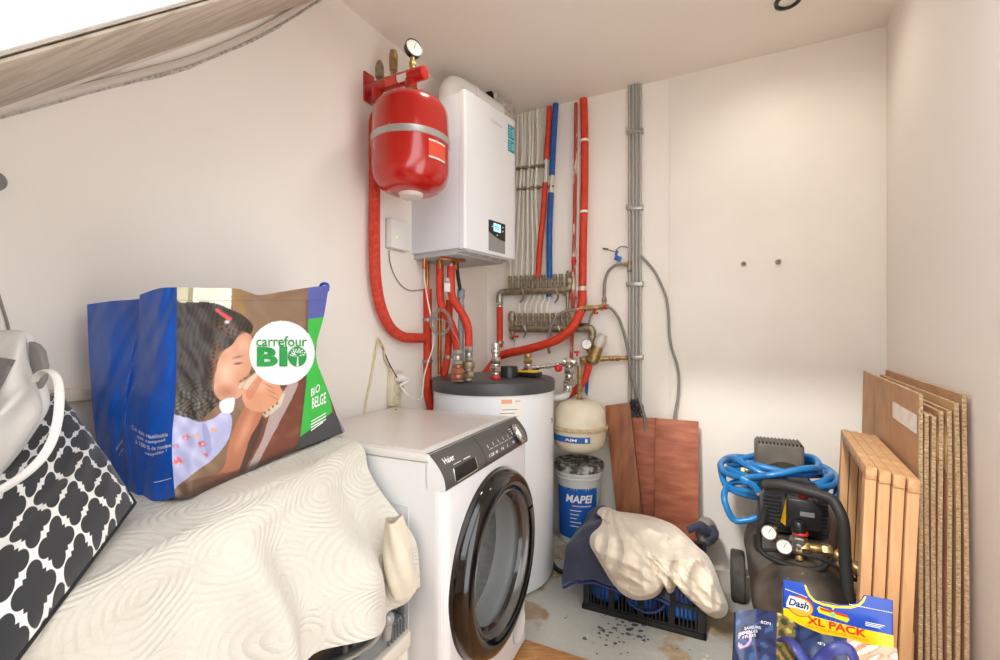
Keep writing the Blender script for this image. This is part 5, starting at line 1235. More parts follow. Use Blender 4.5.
tri([(0, -.05), (1, -.05), (1, .26), (.70, .26), (.35, .30), (.0, .36)], 0)
edge_ = [(.222, .985), (.235, .90), (.258, .79), (.302, .69), (.38, .65), (.50, .65), (.63, .71), (.70, .79), (.735, .89), (.757, .985)]
inn_ = [(.205, .985), (.218, .88), (.244, .75), (.295, .64), (.38, .595), (.50, .60), (.64, .66), (.715, .75), (.75, .86), (.772, .985)]
for i in range(len(edge_) - 1): tri([edge_[i], edge_[i + 1], inn_[i + 1], inn_[i]], 0)
tri([(.455, .60), (.49, .60), (.472, .54)], 0)
tri([(.325, .50), (.34, .56), (.60, .47), (.62, .40), (.60, .33), (.45, .38), (.34, .42)], 0)
rd = MB(); rd.prism([bx(a, b_, .0012) for a, b_ in [(.345, .545), (.60, .50), (.605, .44), (.36, .49)]], bn_ * .0004)
rd.text('XL PACK', lambda u, v: bx(.225 + .545 * u, .085 + .175 * v + (.035 * (1 - u)), .0016), bold=.035)
og = MB().text('NEW CONCENTRATED FORMULA', lambda u, v: bx(.215 + .57 * u, .005 + .055 * v + (.035 * (1 - u)), .0016))
wh = MB()
def ell(cu, cv, ru, rv, o, mb, a0=0, a1=360, n=28):
    mb.add([bx(cu, cv, o)] + [bx(cu + ru * math.cos(math.radians(a0 + (a1 - a0) * i / n)), cv + rv * math.sin(math.radians(a0 + (a1 - a0) * i / n)), o) for i in range(n + 1)], [(0, i + 1, i + 2) for i in range(n)])
rdo = MB(); ell(.165, .47, .125, .235, .0009, rdo); yel2 = MB(); ell(.168, .46, .115, .205, .0012, yel2)
wh.prism([bx(a, b_, .0014) for a, b_ in [(.03, .50), (.06, .68), (.16, .66), (.245, .58), (.255, .45), (.235, .38), (.12, .42), (.03, .40)]], bn_ * .0002)
nv_ = MB().text('Dash', lambda u, v: bx(.05 + .195 * u, .46 + .17 * v - .03 * u, .0022), bold=.03, shear=.25)
lnw = MB()
for i in range(26): lnw.prism([bx(a, b_, .0006) for a, b_ in [(.62 + .0145 * i, .735), (.629 + .0145 * i, .735), (.629 + .0145 * i, .752), (.62 + .0145 * i, .752)]], bn_ * .0003)
for i in range(16): lnw.prism([bx(a, b_ , .0006) for a, b_ in [(.02 + .0135 * i, .80 - .006 * i), (.029 + .0135 * i, .795 - .006 * i), (.029 + .0135 * i, .812 - .006 * i), (.02 + .0135 * i, .817 - .006 * i)]], bn_ * .0003)
for i in range(3): lnw.prism([bx(a, b_, .0006) for a, b_ in [(.76, .42 - .035 * i), (.93 - .02 * i, .42 - .035 * i), (.93 - .02 * i, .435 - .035 * i), (.76, .435 - .035 * i)]], bn_ * .0003)
lb_ = MB()
for i in range(7): lb_.prism([bx(a, b_, .0005) for a, b_ in [(.40 + .045 * i, .36 - .01 * i), (.406 + .045 * i, .36 - .01 * i), (.412 + .048 * i, .22), (.404 + .048 * i, .22)]], bn_ * .0003)
gn = MB(); ell(.47, .45, .025, .05, .0020, gn)
obj('print', [(yl, DYE), (rdo, M('logo_red', (214, 44, 40), .4)), (yel2, M('logo_orange', (246, 180, 60), .4)), (rd, M('print_red', (222, 58, 34), .4)), (og, M('print_orange', (226, 120, 30), .4)), (wh, INKW), (nv_, M('logo_navy', (24, 34, 86), .4)), (lnw, INKW), (lb_, M('box_light_blue', (78, 122, 208), .4)), (gn, M('print_green', (126, 196, 150), .4))], None, dbx, recalc=False)
bdp = .016
obj('back_panel', MB().prism([bx(a, b_) - bn_ * bdp for a, b_ in [(0, -low), (1, -low), (1, .60), (0, .60)]], -bn_ * .003), M('box_inside', (176, 152, 126), .8), dbx)
for u in (0, 1): obj('side_panel', MB().prism([bx(u, -low), bx(u, -low) - bn_ * bdp, bx(u, .60) - bn_ * bdp, bx(u, .99)], bu_ * (.003 if u == 0 else -.003)), DBL, dbx)
obj('base_panel', MB().prism([bx(0, -low), bx(1, -low), bx(1, -low) - bn_ * bdp, bx(0, -low) - bn_ * bdp], bv.normalized() * .003), bpy.data.materials['box_inside'], dbx)
# ------------------------------------------------------------------ white rack with a case, left of the washing machine
S0 = V((-.2268, 1.185, 0))
def S(u, w, h): return S0 - WA * u + WB_ * w + UP * h
WWOOD = M('white_painted_wood', (226, 218, 204), .55, col2=(214, 204, 188), scale=6, bump=.05)
rk = thing('white_rack', S(.42, .27, 0), 'white painted wooden rack under the quilt beside the washing machine', 'rack')
for w in (.0, .50): obj('long_bar', MB().span(S, (.016, w, .340), (.86, w + .045, .383)), WWOOD, rk, bevel=.006)
for u in (.016, .815): obj('cross_bar', MB().span(S, (u, .045, .345), (u + .045, .50, .38)), WWOOD, rk, bevel=.004)
for u in (.022, .81):
    for w in (.006, .505): obj('leg', MB().span(S, (u, w, .0), (u + .04, w + .036, .342)), WWOOD, rk, bevel=.004)
for i in range(4): obj('slat', MB().span(S, (.06 + .19 * i, .045, .368), (.16 + .19 * i, .50, .380)), WWOOD, rk, bevel=.002)
# black case with grey ribbed base and clamp
cs = thing('storage_case', S(.42, .27, .385), 'black and grey plastic case with a metal clamp on the white rack under the quilt', 'case')
SMOKE = M('smoked_black_case', (40, 40, 40), .25, coat=.4)
obj('body', MB().span(S, (.03, .045, .425), (.80, .50, .575)), SMOKE, cs, bevel=.012, seg=3)
obj('lid', MB().span(S, (.035, .21, .572), (.79, .50, .772)), SMOKE, cs, bevel=.012, seg=3)
obj('ribbed_base', [(MB().span(S, (.022, .012, .386), (.82, .52, .43)), M('case_grey', (124, 128, 130), .4))] , None, cs, bevel=.006)
for i in range(14):
    u = .035 + i * .012 if i < 6 else .22 + (i - 6) * .018
    obj('rib', MB().span(S, (u, .006, .390), (u + .005, .014, .427)), M('rib_grey', (106, 110, 112), .4) if 'rib_grey' not in bpy.data.materials else bpy.data.materials['rib_grey'], cs, bevel=.001)
obj('dark_slot', MB().span(S, (.235, .0045, .395), (.60, .0065, .424)), BLACK, cs)
cl = obj('clamp', MB().tube(sm([S(.30, .02, .47), S(.24, .0, .462), S(.19, -.008, .458), S(.155, -.008, .468), S(.135, .0, .49)], 5), .011, 10, squash=(1, .6)), M('clamp_steel', (176, 176, 172), .35, .7), cs)
obj('clamp_knob', MB().sphere(S(.125, -.008, .478), .017, UP, 1, 14).cyl(S(.125, -.006, .43), S(.125, -.006, .475), .011, .013, 14), M('clear_knob', (150, 150, 148), .12, coat=.8), cl)
obj('hinge_post', MB().span(S, (.02, .006, .43), (.038, .03, .475)), MGREY, cs, bevel=.004)
for u in (.175, .205): obj('upright_rib', MB().span(S, (u, .038, .435), (u + .012, .047, .56)), M('case_trim', (112, 112, 110), .35, coat=.3) if 'case_trim' not in bpy.data.materials else bpy.data.materials['case_trim'], cs, bevel=.002)

# ------------------------------------------------------------------ cream quilt
def quilt_mat():
    m, nt, b = nodes('cream_quilt')
    b.inputs['Roughness'].default_value = .9; b.inputs['Sheen Weight'].default_value = .25
    uv = N(nt, 'ShaderNodeUVMap'); uv.uv_map = 'UVMap'
    mp = N(nt, 'ShaderNodeMapping'); mp.inputs['Scale'].default_value = (6.2, 6.2, 1); nt.links.new(uv.outputs['UV'], mp.inputs['Vector'])
    nz = N(nt, 'ShaderNodeTexNoise'); nz.inputs['Scale'].default_value = 1.6; nt.links.new(mp.outputs['Vector'], nz.inputs['Vector'])
    mxv = N(nt, 'ShaderNodeMixRGB'); mxv.inputs['Fac'].default_value = .10; nt.links.new(mp.outputs['Vector'], mxv.inputs[1]); nt.links.new(nz.outputs['Color'], mxv.inputs[2])
    vo = N(nt, 'ShaderNodeTexVoronoi'); vo.inputs['Scale'].default_value = 1.0; vo.inputs['Randomness'].default_value = .35; nt.links.new(mxv.outputs[0], vo.inputs['Vector'])
    ml = N(nt, 'ShaderNodeMath', operation='MULTIPLY'); ml.inputs[1].default_value = 42; nt.links.new(vo.outputs['Distance'], ml.inputs[0])
    sn = N(nt, 'ShaderNodeMath', operation='SINE'); nt.links.new(ml.outputs[0], sn.inputs[0])
    ab = N(nt, 'ShaderNodeMath', operation='ABSOLUTE'); nt.links.new(sn.outputs[0], ab.inputs[0])
    v2 = N(nt, 'ShaderNodeTexVoronoi'); v2.feature = 'DISTANCE_TO_EDGE'; v2.inputs['Scale'].default_value = 9; nt.links.new(mxv.outputs[0], v2.inputs['Vector'])
    m2 = N(nt, 'ShaderNodeMath', operation='MINIMUM'); nt.links.new(v2.outputs['Distance'], m2.inputs[0]); m2.inputs[1].default_value = .12
    m3 = N(nt, 'ShaderNodeMath', operation='MULTIPLY'); nt.links.new(m2.outputs[0], m3.inputs[0]); m3.inputs[1].default_value = 2
    ad = N(nt, 'ShaderNodeMath', operation='ADD'); nt.links.new(ab.outputs[0], ad.inputs[0]); nt.links.new(m3.outputs[0], ad.inputs[1])
    bp = N(nt, 'ShaderNodeBump'); bp.inputs['Strength'].default_value = .42; bp.inputs['Distance'].default_value = .005
    nt.links.new(ad.outputs[0], bp.inputs['Height']); nt.links.new(bp.outputs['Normal'], b.inputs['Normal'])
    n3 = N(nt, 'ShaderNodeTexNoise'); n3.inputs['Scale'].default_value = 3; nt.links.new(uv.outputs['UV'], n3.inputs['Vector'])
    r = N(nt, 'ShaderNodeValToRGB'); r.color_ramp.elements[0].position = .35; r.color_ramp.elements[0].color = rgb((207, 201, 189)); r.color_ramp.elements[1].position = .7; r.color_ramp.elements[1].color = rgb((197, 190, 176))
    nt.links.new(n3.outputs['Fac'], r.inputs['Fac']); nt.links.new(r.outputs['Color'], b.inputs['Base Color'])
    return m
QM = quilt_mat()
def lerp(a, b_, t): return a + (b_ - a) * t
def smooth(t): t = max(0, min(1, t)); return t * t * (3 - 2 * t)
def crest(u): return lerp(.145, .075, smooth(u / .45)) if u < .45 else lerp(.075, .0, smooth((u - .45) / .6))
def qtop(u): return .866 - .085 * u
def hemh(u): return .492 + .16 * u if u < .35 else lerp(.548, .40, smooth((u - .35) / .3))
def quilt(a, b_):
    u = .022 + a * 1.06
    wc = crest(u); top = qtop(u); Ltop = .58 - wc; Ldrop = top - hemh(u)
    if b_ < .42:
        t = b_ / .42; w = lerp(.58, wc + .05, t)
        h = top + .004 * math.sin(u * 17 + w * 11) + .003 * math.sin(w * 31 - u * 9)
        return S(u, w, h)
    t = (b_ - .42) / .58
    ang = min(1, t / .22) * PI / 2                      # round over the edge
    r = .05
    w = wc + .05 - r * math.sin(ang); h = top - r * (1 - math.cos(ang))
    if t > .22:
        k = (t - .22) / .78; h -= (Ldrop - r) * k
        w -= .045 * k + (wc - .0) * smooth(k * 1.5)
    k = max(0, (t - .1) / .9)
    g = lambda c, s_: math.exp(-((u - c) / s_) ** 2)
    f = smooth(k * 1.8) * (.055 * g(.43 + .03 * k, .030 + .028 * k) - .035 * g(.345 + .03 * k, .05) + .040 * g(.21 + .05 * k, .035 + .04 * k) - .03 * g(.12 + .02 * k, .035)
        - .012 * g(.03, .03) - .02 * g(.56, .06) + .03 * g(.66, .05))
    f += .004 * math.sin(u * 40 + k * 9) * smooth(k * 2)
    return S(u, max(w - f, -.09), h + .010 * math.sin(u * 23 + 1) * k)
qm = MB().grid(quilt, 110, 110, .010)
qo = thing('quilt', S(.4, .2, .5), 'cream embossed quilt draped over the rack beside the washing machine', 'quilt')
obj('cover', qm, QM, qo, angle=80)
def knot(u, v):
    a = 2 * PI * u; p = lerp(S(.120, -.022, .72), S(.112, -.048, .545), v); wd = (.012 + .024 * math.sin(PI * min(1, v * .62 + .12))) * (1 + .16 * math.sin(3 * a + 4 * v))
    return p + (WA * math.cos(a) * wd * 1.05 - WB_ * math.sin(a) * wd * .8) + UP * .004 * math.sin(a * 2)
kb = MB().grid(knot, 28, 18); n_ = len(kb.v); kb.f.append(tuple(range(18 * 29, 18 * 29 + 28))[::-1])
obj('gathered_corner', kb, M('yellowish_cotton', (210, 201, 182), .9, col2=(200, 188, 164), scale=14, bump=.15, bscale=60, sheen=.2), qo, angle=80)

# ------------------------------------------------------------------ printed shopping bag standing on the quilt
def poly(pts, t):
    n = len(pts) - 1; x = max(0, min(.999999, t)) * n; i = int(x); f = x - i
    q = sm([V((p[0], p[1], 0)) for p in pts], 8); y = max(0, min(.999999, t)) * (len(q) - 1); j = int(y)
    return q[j].lerp(q[j + 1], y - j)
C_top = [(177, 287.2), (205, 287.8), (235, 288.5), (247, 291.5), (259, 295), (280, 292), (305, 288), (329, 285)]
C_bot = [(175, 497.5), (190, 498), (220, 484), (255, 469), (290, 453), (318, 442), (343, 433)]
C_l = [(177, 287.2), (176.6, 340), (176, 390), (172, 445), (175, 497.5)]
C_r = [(329, 285), (323.5, 318), (316, 345), (317, 362), (325, 383), (334, 408), (343, 433)]
def cache(c, n): return [poly(c, i / n) for i in range(n + 1)]
NB = 230
ct_, cb_, cl_, crr = cache(C_top, NB), cache(C_bot, NB), cache(C_l, NB), cache(C_r, NB)
def bagxy(i, j):           # i across, j down
    u, v = i / NB, j / NB
    p = ct_[i] * (1 - v) + cb_[i] * v + cl_[j] * (1 - u) + crr[j] * u - (ct_[0] * (1 - u) * (1 - v) + ct_[-1] * u * (1 - v) + cb_[0] * (1 - u) * v + cb_[-1] * u * v)
    return p.x, p.y
def bagz(X, v):
    t = (X - 177) / (336 - 177); zi = 1 / (1 / .89 + (1 / 1.28 - 1 / .89) * t)
    return zi
def bagp(i, j):
    X, Y = bagxy(i, j); u, v = i / NB, j / NB
    bul = .030 * math.sin(PI * u) * math.sin(PI * (.1 + .8 * v)) + .0025 * math.sin(X * .16 + Y * .07) * math.sin(Y * .09) + .0008 * math.sin(X * .31 - Y * .22)
    bul += .010 * math.exp(-((X - 200 + (Y - 390) * .08) / 9) ** 2) * smooth((v - .2) * 2)
    return at(X, Y, bagz(X, v) - bul)
# the printed picture, in the print's own coordinates
XY = np.array([bagxy(i, NB - j) for j in range(NB + 1) for i in range(NB + 1)])
PX, PY = XY[:, 0], XY[:, 1]
img = np.zeros((len(PX), 3)); 
def put(mask, c, a=1.0):
    c = np.array([lin(k) for k in c]); a_ = (mask * a)[:, None]; img[:] = img * (1 - a_) + c * a_
def inside(pts):
    r = np.zeros(len(PX), bool); n = len(pts)
    for k in range(n):
        x1, y1 = pts[k]; x2, y2 = pts[(k + 1) % n]
        if y1 == y2: continue
        cnd = ((y1 > PY) != (y2 > PY)) & (PX < (x2 - x1) * (PY - y1) / (y2 - y1) + x1); r ^= cnd
    return r.astype(float)
def blob(x, y, rx, ry, soft=1.0, ang=0):
    c, s_ = math.cos(ang), math.sin(ang); dx, dy = PX - x, PY - y
    d = np.sqrt(((dx * c + dy * s_) / rx) ** 2 + ((dy * c - dx * s_) / ry) ** 2)
    return np.clip((1 - d) / soft + .0, 0, 1)
def spl(pts): return [(p.x, p.y) for p in sm([V((a, b_, 0)) for a, b_ in pts], 5, True)]
nz1 = np.sin(PX * .21 + 2.1 * np.sin(PY * .13)) * np.cos(PY * .17 - 1.3 * np.sin(PX * .09))
nz2 = np.sin(PX * .9 + 3 * np.sin(PY * .31)) * np.sin(PY * .8 + 2 * np.sin(PX * .27))
put(np.ones(len(PX)), (126, 98, 76)); put(np.clip(nz1, 0, 1), (150, 120, 92), .6)
put((PX > 250) * np.clip((PY - 330) / 80, 0, 1), (104, 66, 50), .9)
put(inside([(170, 280), (191, 280), (190, 312), (170, 312)]), (196, 188, 156)); put(inside([(190, 280), (232, 280), (231, 312), (190, 312)]), (224, 222, 206)); put(inside([(188, 280), (193, 280), (193, 312), (188, 312)]), (150, 138, 106))
put(inside([(231, 280), (250, 280), (251, 322), (233, 318)]), (146, 112, 74))
put(inside(spl([(243, 296), (262, 300), (300, 298), (306, 320), (280, 325), (255, 330)])), (132, 106, 84), .8)
# right part: brown clothes, pale streak
put(inside([(252, 420), (300, 340), (306, 345), (303, 440), (250, 480)]), (112, 62, 46)); put(inside([(252, 420), (300, 340), (306, 345), (303, 440), (250, 480)]) * np.clip(nz1, 0, 1), (136, 84, 62), .6)
put(inside(spl([(246, 472), (262, 440), (272, 410), (292, 380), (298, 384), (286, 410), (270, 440), (254, 470)])), (176, 156, 152), .95)
# hair
HAIRP = spl([(170, 308), (182, 303), (198, 302), (214, 303), (230, 309), (244, 316), (253, 326), (250, 334), (243, 331), (237, 337), (231, 346), (220, 352), (217, 362), (214, 372), (212, 386), (215, 395), (219, 402), (208, 414), (198, 422), (184, 420), (170, 422)])
put(inside(HAIRP), (50, 42, 38))
st_ = np.sin(PX * 1.15 + 9 * np.sin(PY * .045 + PX * .02) + 2.2 * np.sin(PY * .17 + PX * .11)) * .5 + .5
put(inside(HAIRP) * (st_ > .72), (62, 52, 47), .6); put(inside(HAIRP) * (st_ < .22), (34, 29, 27), .6)
put(inside(HAIRP) * np.clip((PY - 375) / 30, 0, 1) * (nz2 > .1), (128, 118, 104), .55)
put(inside(HAIRP) * blob(228, 330, 22, 10, .8, .4) * (nz2 > 0), (120, 84, 66), .7)
put(inside(HAIRP) * blob(216, 360, 8, 30, .8, .1) * (nz2 > -.2), (148, 104, 80), .6)
# face in profile, looking right and down
FACE = spl([(217, 366), (222, 353), (232, 345), (238, 337), (245, 333), (251, 336), (252, 346), (254, 354), (253, 362), (250, 371), (247, 376), (243, 378), (244, 382), (241, 387), (243, 392), (238, 398), (228, 401), (219, 399), (214, 388)])
put(inside(FACE), (204, 150, 122)); put(inside(FACE) * blob(226, 372, 12, 16, 1), (226, 178, 150), .9); put(inside(FACE) * blob(243, 345, 8, 9, 1), (222, 176, 150), .8)
put(inside(FACE) * blob(226, 392, 16, 9, .8), (170, 112, 88), .7)
put(blob(238, 363.5, 6, 1.6, .6, -.12), (70, 44, 36), .9); put(blob(238, 357, 8, 1.6, .8, -.25), (112, 74, 58), .8)
put(blob(241, 381, 3, 1.6, .6, -.5), (150, 78, 66), .9); put(blob(248, 375, 3, 2.5, .8), (184, 124, 98), .8)
# clip
put(inside([(214, 309.5), (217, 308.5), (232, 318), (231, 321), (228, 320.5)]), (206, 66, 60)); put(blob(227, 322, 3, 2, .5), (210, 210, 214), .9)
# shirt
SH = spl([(168, 421), (184, 417), (200, 422), (214, 418), (226, 410), (232, 420), (228, 440), (214, 458), (198, 470), (182, 482), (168, 488)])
put(inside(SH), (170, 172, 208)); put(inside(SH) * np.clip(nz1, 0, 1), (196, 196, 224), .7)
for x, y, r, c in ((202, 444, 6, (206, 70, 60)), (178, 461, 7, (214, 86, 66)), (186, 437, 6, (206, 120, 130)), (197, 436, 4, (220, 150, 70)), (214, 430, 4, (222, 160, 90)), (206, 455, 4, (200, 90, 90)), (176, 446, 4, (190, 110, 150))):
    put(inside(SH) * blob(x, y, r, r * .7, .5) * (nz2 > -.3), c, .95)
put(inside(spl([(202, 425), (208, 428), (212, 450), (206, 452)])), (140, 142, 190), .7); put(inside(spl([(220, 402), (234, 398), (232, 412), (222, 412)])), (226, 224, 230), .9)
# arms and hands holding a glass
put(inside(spl([(246, 412), (260, 408), (262, 425), (254, 450), (244, 470), (236, 474), (240, 450)])), (76, 52, 44), .9)
AR = spl([(190, 500), (196, 488), (222, 470), (228, 446), (236, 424), (244, 408), (254, 398), (264, 404), (260, 420), (250, 438), (243, 460), (234, 478), (214, 492), (196, 500)])
put(inside(AR), (176, 112, 84)); put(inside(AR) * blob(246, 428, 6, 34, 1, .38), (206, 146, 114), .9); put(inside(AR) * np.clip((PY - 470) / 25, 0, 1), (116, 70, 54), .8)
HD = spl([(243, 388), (252, 376), (262, 371), (274, 377), (281, 388), (282, 398), (274, 408), (262, 412), (250, 410), (243, 401)])
put(inside(HD), (208, 148, 116)); put(inside(HD) * blob(262, 386, 12, 9, 1), (230, 176, 146), .8)
for k in range(4): put(inside(HD) * blob(266 + 3 * k, 380 + 6 * k, 9, .9, .6, .5), (160, 98, 74), .7)
put(inside([(238, 388), (240, 384), (262, 366), (266, 370), (250, 390)]), (222, 206, 180), .6); put(inside([(240, 384), (241, 383), (258, 369), (258, 370.5)]), (80, 66, 56), .8)
put(inside(spl([(246, 392), (256, 378), (260, 372), (264, 374), (258, 388), (250, 400)])), (194, 126, 98), .8)
put(inside([(262, 414), (278, 402), (283, 392), (285, 394), (281, 406), (266, 418)]), (206, 196, 170), .8)
for k in range(4): put(blob(265 + 4 * k, 413 - 3.2 * k, 1.4, 1.8, .5), (60, 44, 38), .9)
# lower edge: dark
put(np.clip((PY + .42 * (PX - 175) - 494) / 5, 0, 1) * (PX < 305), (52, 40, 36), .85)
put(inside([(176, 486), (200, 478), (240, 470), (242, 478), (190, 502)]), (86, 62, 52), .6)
# right hand strip
GS = [(308, 319), (324, 317), (318, 345), (317, 362), (325, 383), (331, 402), (332, 412), (300, 438), (306, 385), (308, 350)]
put(inside([(308, 289), (316, 284), (334, 283), (323, 319), (308, 320)]), (84, 90, 160)); put(inside(GS), (56, 176, 66))
put(inside([(299, 438), (333, 412), (346, 432), (343, 440), (294, 462)]), (66, 66, 68)); put(inside([(326, 384), (333, 400), (343, 432), (334, 412)]), (60, 58, 62))
put(inside([(306, 300), (308.5, 300), (307, 380), (300, 440), (298, 440), (304, 380)]), (70, 56, 48), .5)
WC_ = ((PX - 282) / 32.5) ** 2 + ((PY - 353) / 32) ** 2 < 1
put(WC_.astype(float), (240, 240, 236))
put(inside([(172, 300), (345, 300), (345, 300.8), (172, 300.8)]), (60, 50, 44), .35)
gridm = MB()
vv = [bagp(i, NB - j) for j in range(NB + 1) for i in range(NB + 1)]; w_ = NB + 1
gridm.add(vv, [(j * w_ + i, j * w_ + i + 1, (j + 1) * w_ + i + 1, (j + 1) * w_ + i) for j in range(NB) for i in range(NB)]); gridm.col = [tuple(c) for c in img]
# lettering mapped from print coordinates to the bag's face
def inv(X, Y):             # print coordinates -> point just in front of the printed face
    u, v = (X - 176) / 150, (Y - 288) / 180
    for _ in range(12):
        i, j = max(0, min(NB, u * NB)), max(0, min(NB, v * NB)); x, y = bagxy(int(round(i)), int(round(j)))
        u += (X - x) / 155; v += (Y - y) / 185
    bul_i, bul_j = max(0, min(NB, int(round(u * NB)))), max(0, min(NB, int(round(v * NB))))
    q = bagp(bul_i, bul_j); z = q.y
    return at(X, Y, z - .0036)
def txt(mb, s_, x0, y0, x1, y1, rise=0, **k): return mb.text(s_, lambda a, b_: inv(x0 + (x1 - x0) * a, y1 + (y0 - y1) * b_ + rise * a), **k)
gl_ = MB(); txt(gl_, 'carrefour', 256.5, 336, 307, 346.5, bold=.008); txt(gl_, 'B', 257, 347, 278, 366.5, bold=.05); txt(gl_, 'I', 279.5, 346.5, 287.5, 366.5, bold=.06)
cx_, cy_ = 297.5, 356.5
gl_.add([inv(cx_, cy_)] + [inv(cx_ + 9.3 * math.cos(2 * PI * i / 32), cy_ + 10 * math.sin(2 * PI * i / 32)) for i in range(32)], [(0, i + 1, (i + 1) % 32 + 1) for i in range(32)])
def inv2(X, Y): return inv(X, Y) - ray(X, Y) * .0012
tw_ = MB(); tw_.add([inv2(cx_ - 1, cy_ + 9.5), inv2(cx_ + 1, cy_ + 9.5), inv2(cx_ + .6, cy_), inv2(cx_ - .6, cy_)], [(0, 1, 2, 3)])
for i in range(22):
    a = PI * (-.05 + 1.1 * ((i * 7) % 22) / 21); r0 = 3 + 4.2 * ((i * 5) % 11) / 10; x, y = cx_ + r0 * 1.05 * math.cos(a), cy_ - 1.5 - r0 * math.sin(a) * .95
    tw_.add([inv2(x - 1, y), inv2(x, y + .9), inv2(x + 1, y), inv2(x, y - .9)], [(0, 1, 2, 3)])
    if i % 3 == 0: tw_.add([inv2(cx_ - .3, cy_ + 1), inv2(cx_ + .3, cy_ + 1), inv2(x + .2, y), inv2(x - .2, y)], [(0, 1, 2, 3)])
ww_ = MB()
for s_, x0, y0, x1, y1 in (('BIO', 311, 384, 320, 392), ('BELGE', 312, 393, 326, 404)): txt(ww_, s_, x0, y0 + 5, x1, y1 + 5, rise=-6, bold=.02)
for k in range(4): ww_.add([inv(311, 421 + 3 * k), inv(326 - 3 * (k == 3), 412.5 + 3 * k), inv(326 - 3 * (k == 3), 413.7 + 3 * k), inv(311, 422.2 + 3 * k)], [(0, 1, 2, 3)])
BPM = vcol('woven_plastic_print', .48, bump=.08, bscale=30, coat=.08)
cbag = thing('supermarket_bag', at(250, 470, 1.02), 'large blue bag with a drinking child and green logo, standing on the quilt', 'bag')
obj('printed_face', [(gridm, BPM), (gl_, M('logo_green', (38, 148, 72), .4)), (tw_, INKW), (ww_, M('pale_ink', (230, 238, 226), .5))], None, cbag, angle=80, recalc=False)
# blue gusset with its fold
BLUEG = M('blue_woven_plastic', (8, 94, 204), .38, col2=(6, 80, 186), scale=8, coat=.12, bump=.35, bscale=22)
GA = [(177, 287.2, .89), (176.6, 340, .89), (176, 390, .888), (172, 445, .885), (175, 497.5, .89)]
GM = [(160, 288, .905), (158, 340, .90), (153, 390, .90), (150, 445, .90), (158, 501, .90)]
GB = [(140.5, 294.5, .935), (139, 335, .95), (133, 380, .955), (128, 430, .94), (140, 503, .92)]
GB2 = [(138.5, 299.0, .955), (135, 335, .965), (126, 385, .965), (122, 430, .95), (132, 503, .94)]
GC = [(112, 301, .985), (112, 345, .975), (108, 395, .975), (108, 445, .97), (120, 503, .96)]
GD = [(87, 304.5, 1.02), (88.5, 345, 1.02), (91.5, 395, 1.01), (97, 445, 1.0), (108, 503, .99)]
cols_ = [sm([V((x, y, 0)) + V((0, 0, z * 100)) for x, y, z in c], 6) for c in (GD, GC, GB2, GB, GM, GA)]
nr = len(cols_[0])
def gus(u, v):
    y = v * (nr - 1); j = min(int(y), nr - 2); row = [c[j].lerp(c[j + 1], y - j) for c in cols_]
    x = u * 5; i = min(int(x), 4); p0, p1, p2, p3 = row[max(i - 1, 0)], row[i], row[i + 1], row[min(i + 2, 5)]; t = x - i
    q = p1.lerp(p2, t) * .4 + .6 * .5 * ((2 * p1) + (p2 - p0) * t + (2 * p0 - 5 * p1 + 4 * p2 - p3) * t * t + (3 * p1 - p0 - 3 * p2 + p3) * t ** 3)
    wr = .0028 * math.sin(u * 31 + v * 13) * math.sin(v * 17 + u * 5) + .004 * max(0, math.sin((u * 3 + v * 2.2) * 5)) ** 4
    return at(q.x, q.y, q.z / 100 + wr * min(1, min(u, 1 - u) * 12))
def gust(u0, v0, u1, v1, rise=0): return lambda a, b_: gus(u0 + (u1 - u0) * a, v1 + (v0 - v1) * b_ - rise * a) - ray(150, 400) * .004
gt = MB()
for k, (s_, ua, ub) in enumerate((('Ce sac réutilisable', .66, .93), ('est composé', .71, .91), ('à 100 % de matière', .69, .965), ('recyclée !', .77, .92))): gt.text(s_, gust(ua - .02, .715 + .025 * k, ub + .02, .733 + .025 * k, .025), bold=.01)
gt.grid(lambda a, b_: gus(.79 + .18 * a, .915 - .012 * a + .003 * b_) - ray(150, 400) * .003, 6, 1)
for k in range(2): gt.text('sac réutilisable' if k == 0 else 'est composé', gust(.30 + .02 * k, .79 + .03 * k, .40, .803 + .03 * k, .008))
obj('side_gusset', [(MB().grid(gus, 60, 60), BLUEG), (gt, INKW)], None, cbag, angle=80, recalc=False)
TRb = [at(322, 292, 1.40), at(318, 330, 1.42), at(316, 362, 1.42), at(324, 390, 1.40), at(345, 431, 1.38)]
trs = sm(TRb, 6); gds = [at(p.x, p.y, p.z / 100) for p in cols_[0]]; frs = [bagp(NB, round(i / (len(trs) - 1) * NB)) for i in range(len(trs))]
def backp(u, v):
    j = v * (nr - 1); a = min(int(j), nr - 2); f = j - a; l_ = gds[a].lerp(gds[a + 1], f); r_ = trs[a].lerp(trs[a + 1], f)
    return l_.lerp(r_, u) + LN * -.015 * math.sin(PI * u) * math.sin(PI * v) - UP * .015 * math.sin(PI * u) * (1 - v)
obj('back_face', MB().grid(backp, 20, 20), BLUEG, cbag, angle=80)
def rgus(u, v):
    j = v * (nr - 1); a = min(int(j), nr - 2); f = j - a; l_ = frs[a].lerp(frs[a + 1], f); r_ = trs[a].lerp(trs[a + 1], f)
    return l_.lerp(r_, u) - BD * .02 * math.sin(PI * u) * math.sin(PI * v)
obj('side_gusset', MB().grid(rgus, 10, 20), M('indigo_gusset', (78, 84, 156), .35, col2=(52, 50, 62), scale=9, coat=.3), cbag, angle=80)
obj('base', MB().add([frs[-1], trs[-1], gds[-1], bagp(0, NB)], [(0, 1, 2, 3)]), M('bag_base', (52, 50, 52), .5), cbag)
obj('hanging_loop', MB().tube(sm([at(320, 290, 1.30), at(321, 285, 1.29), at(325, 283.5, 1.285), at(328, 285.5, 1.28), at(327.5, 291, 1.285)], 5), .0045, 8), BLUEG, cbag)

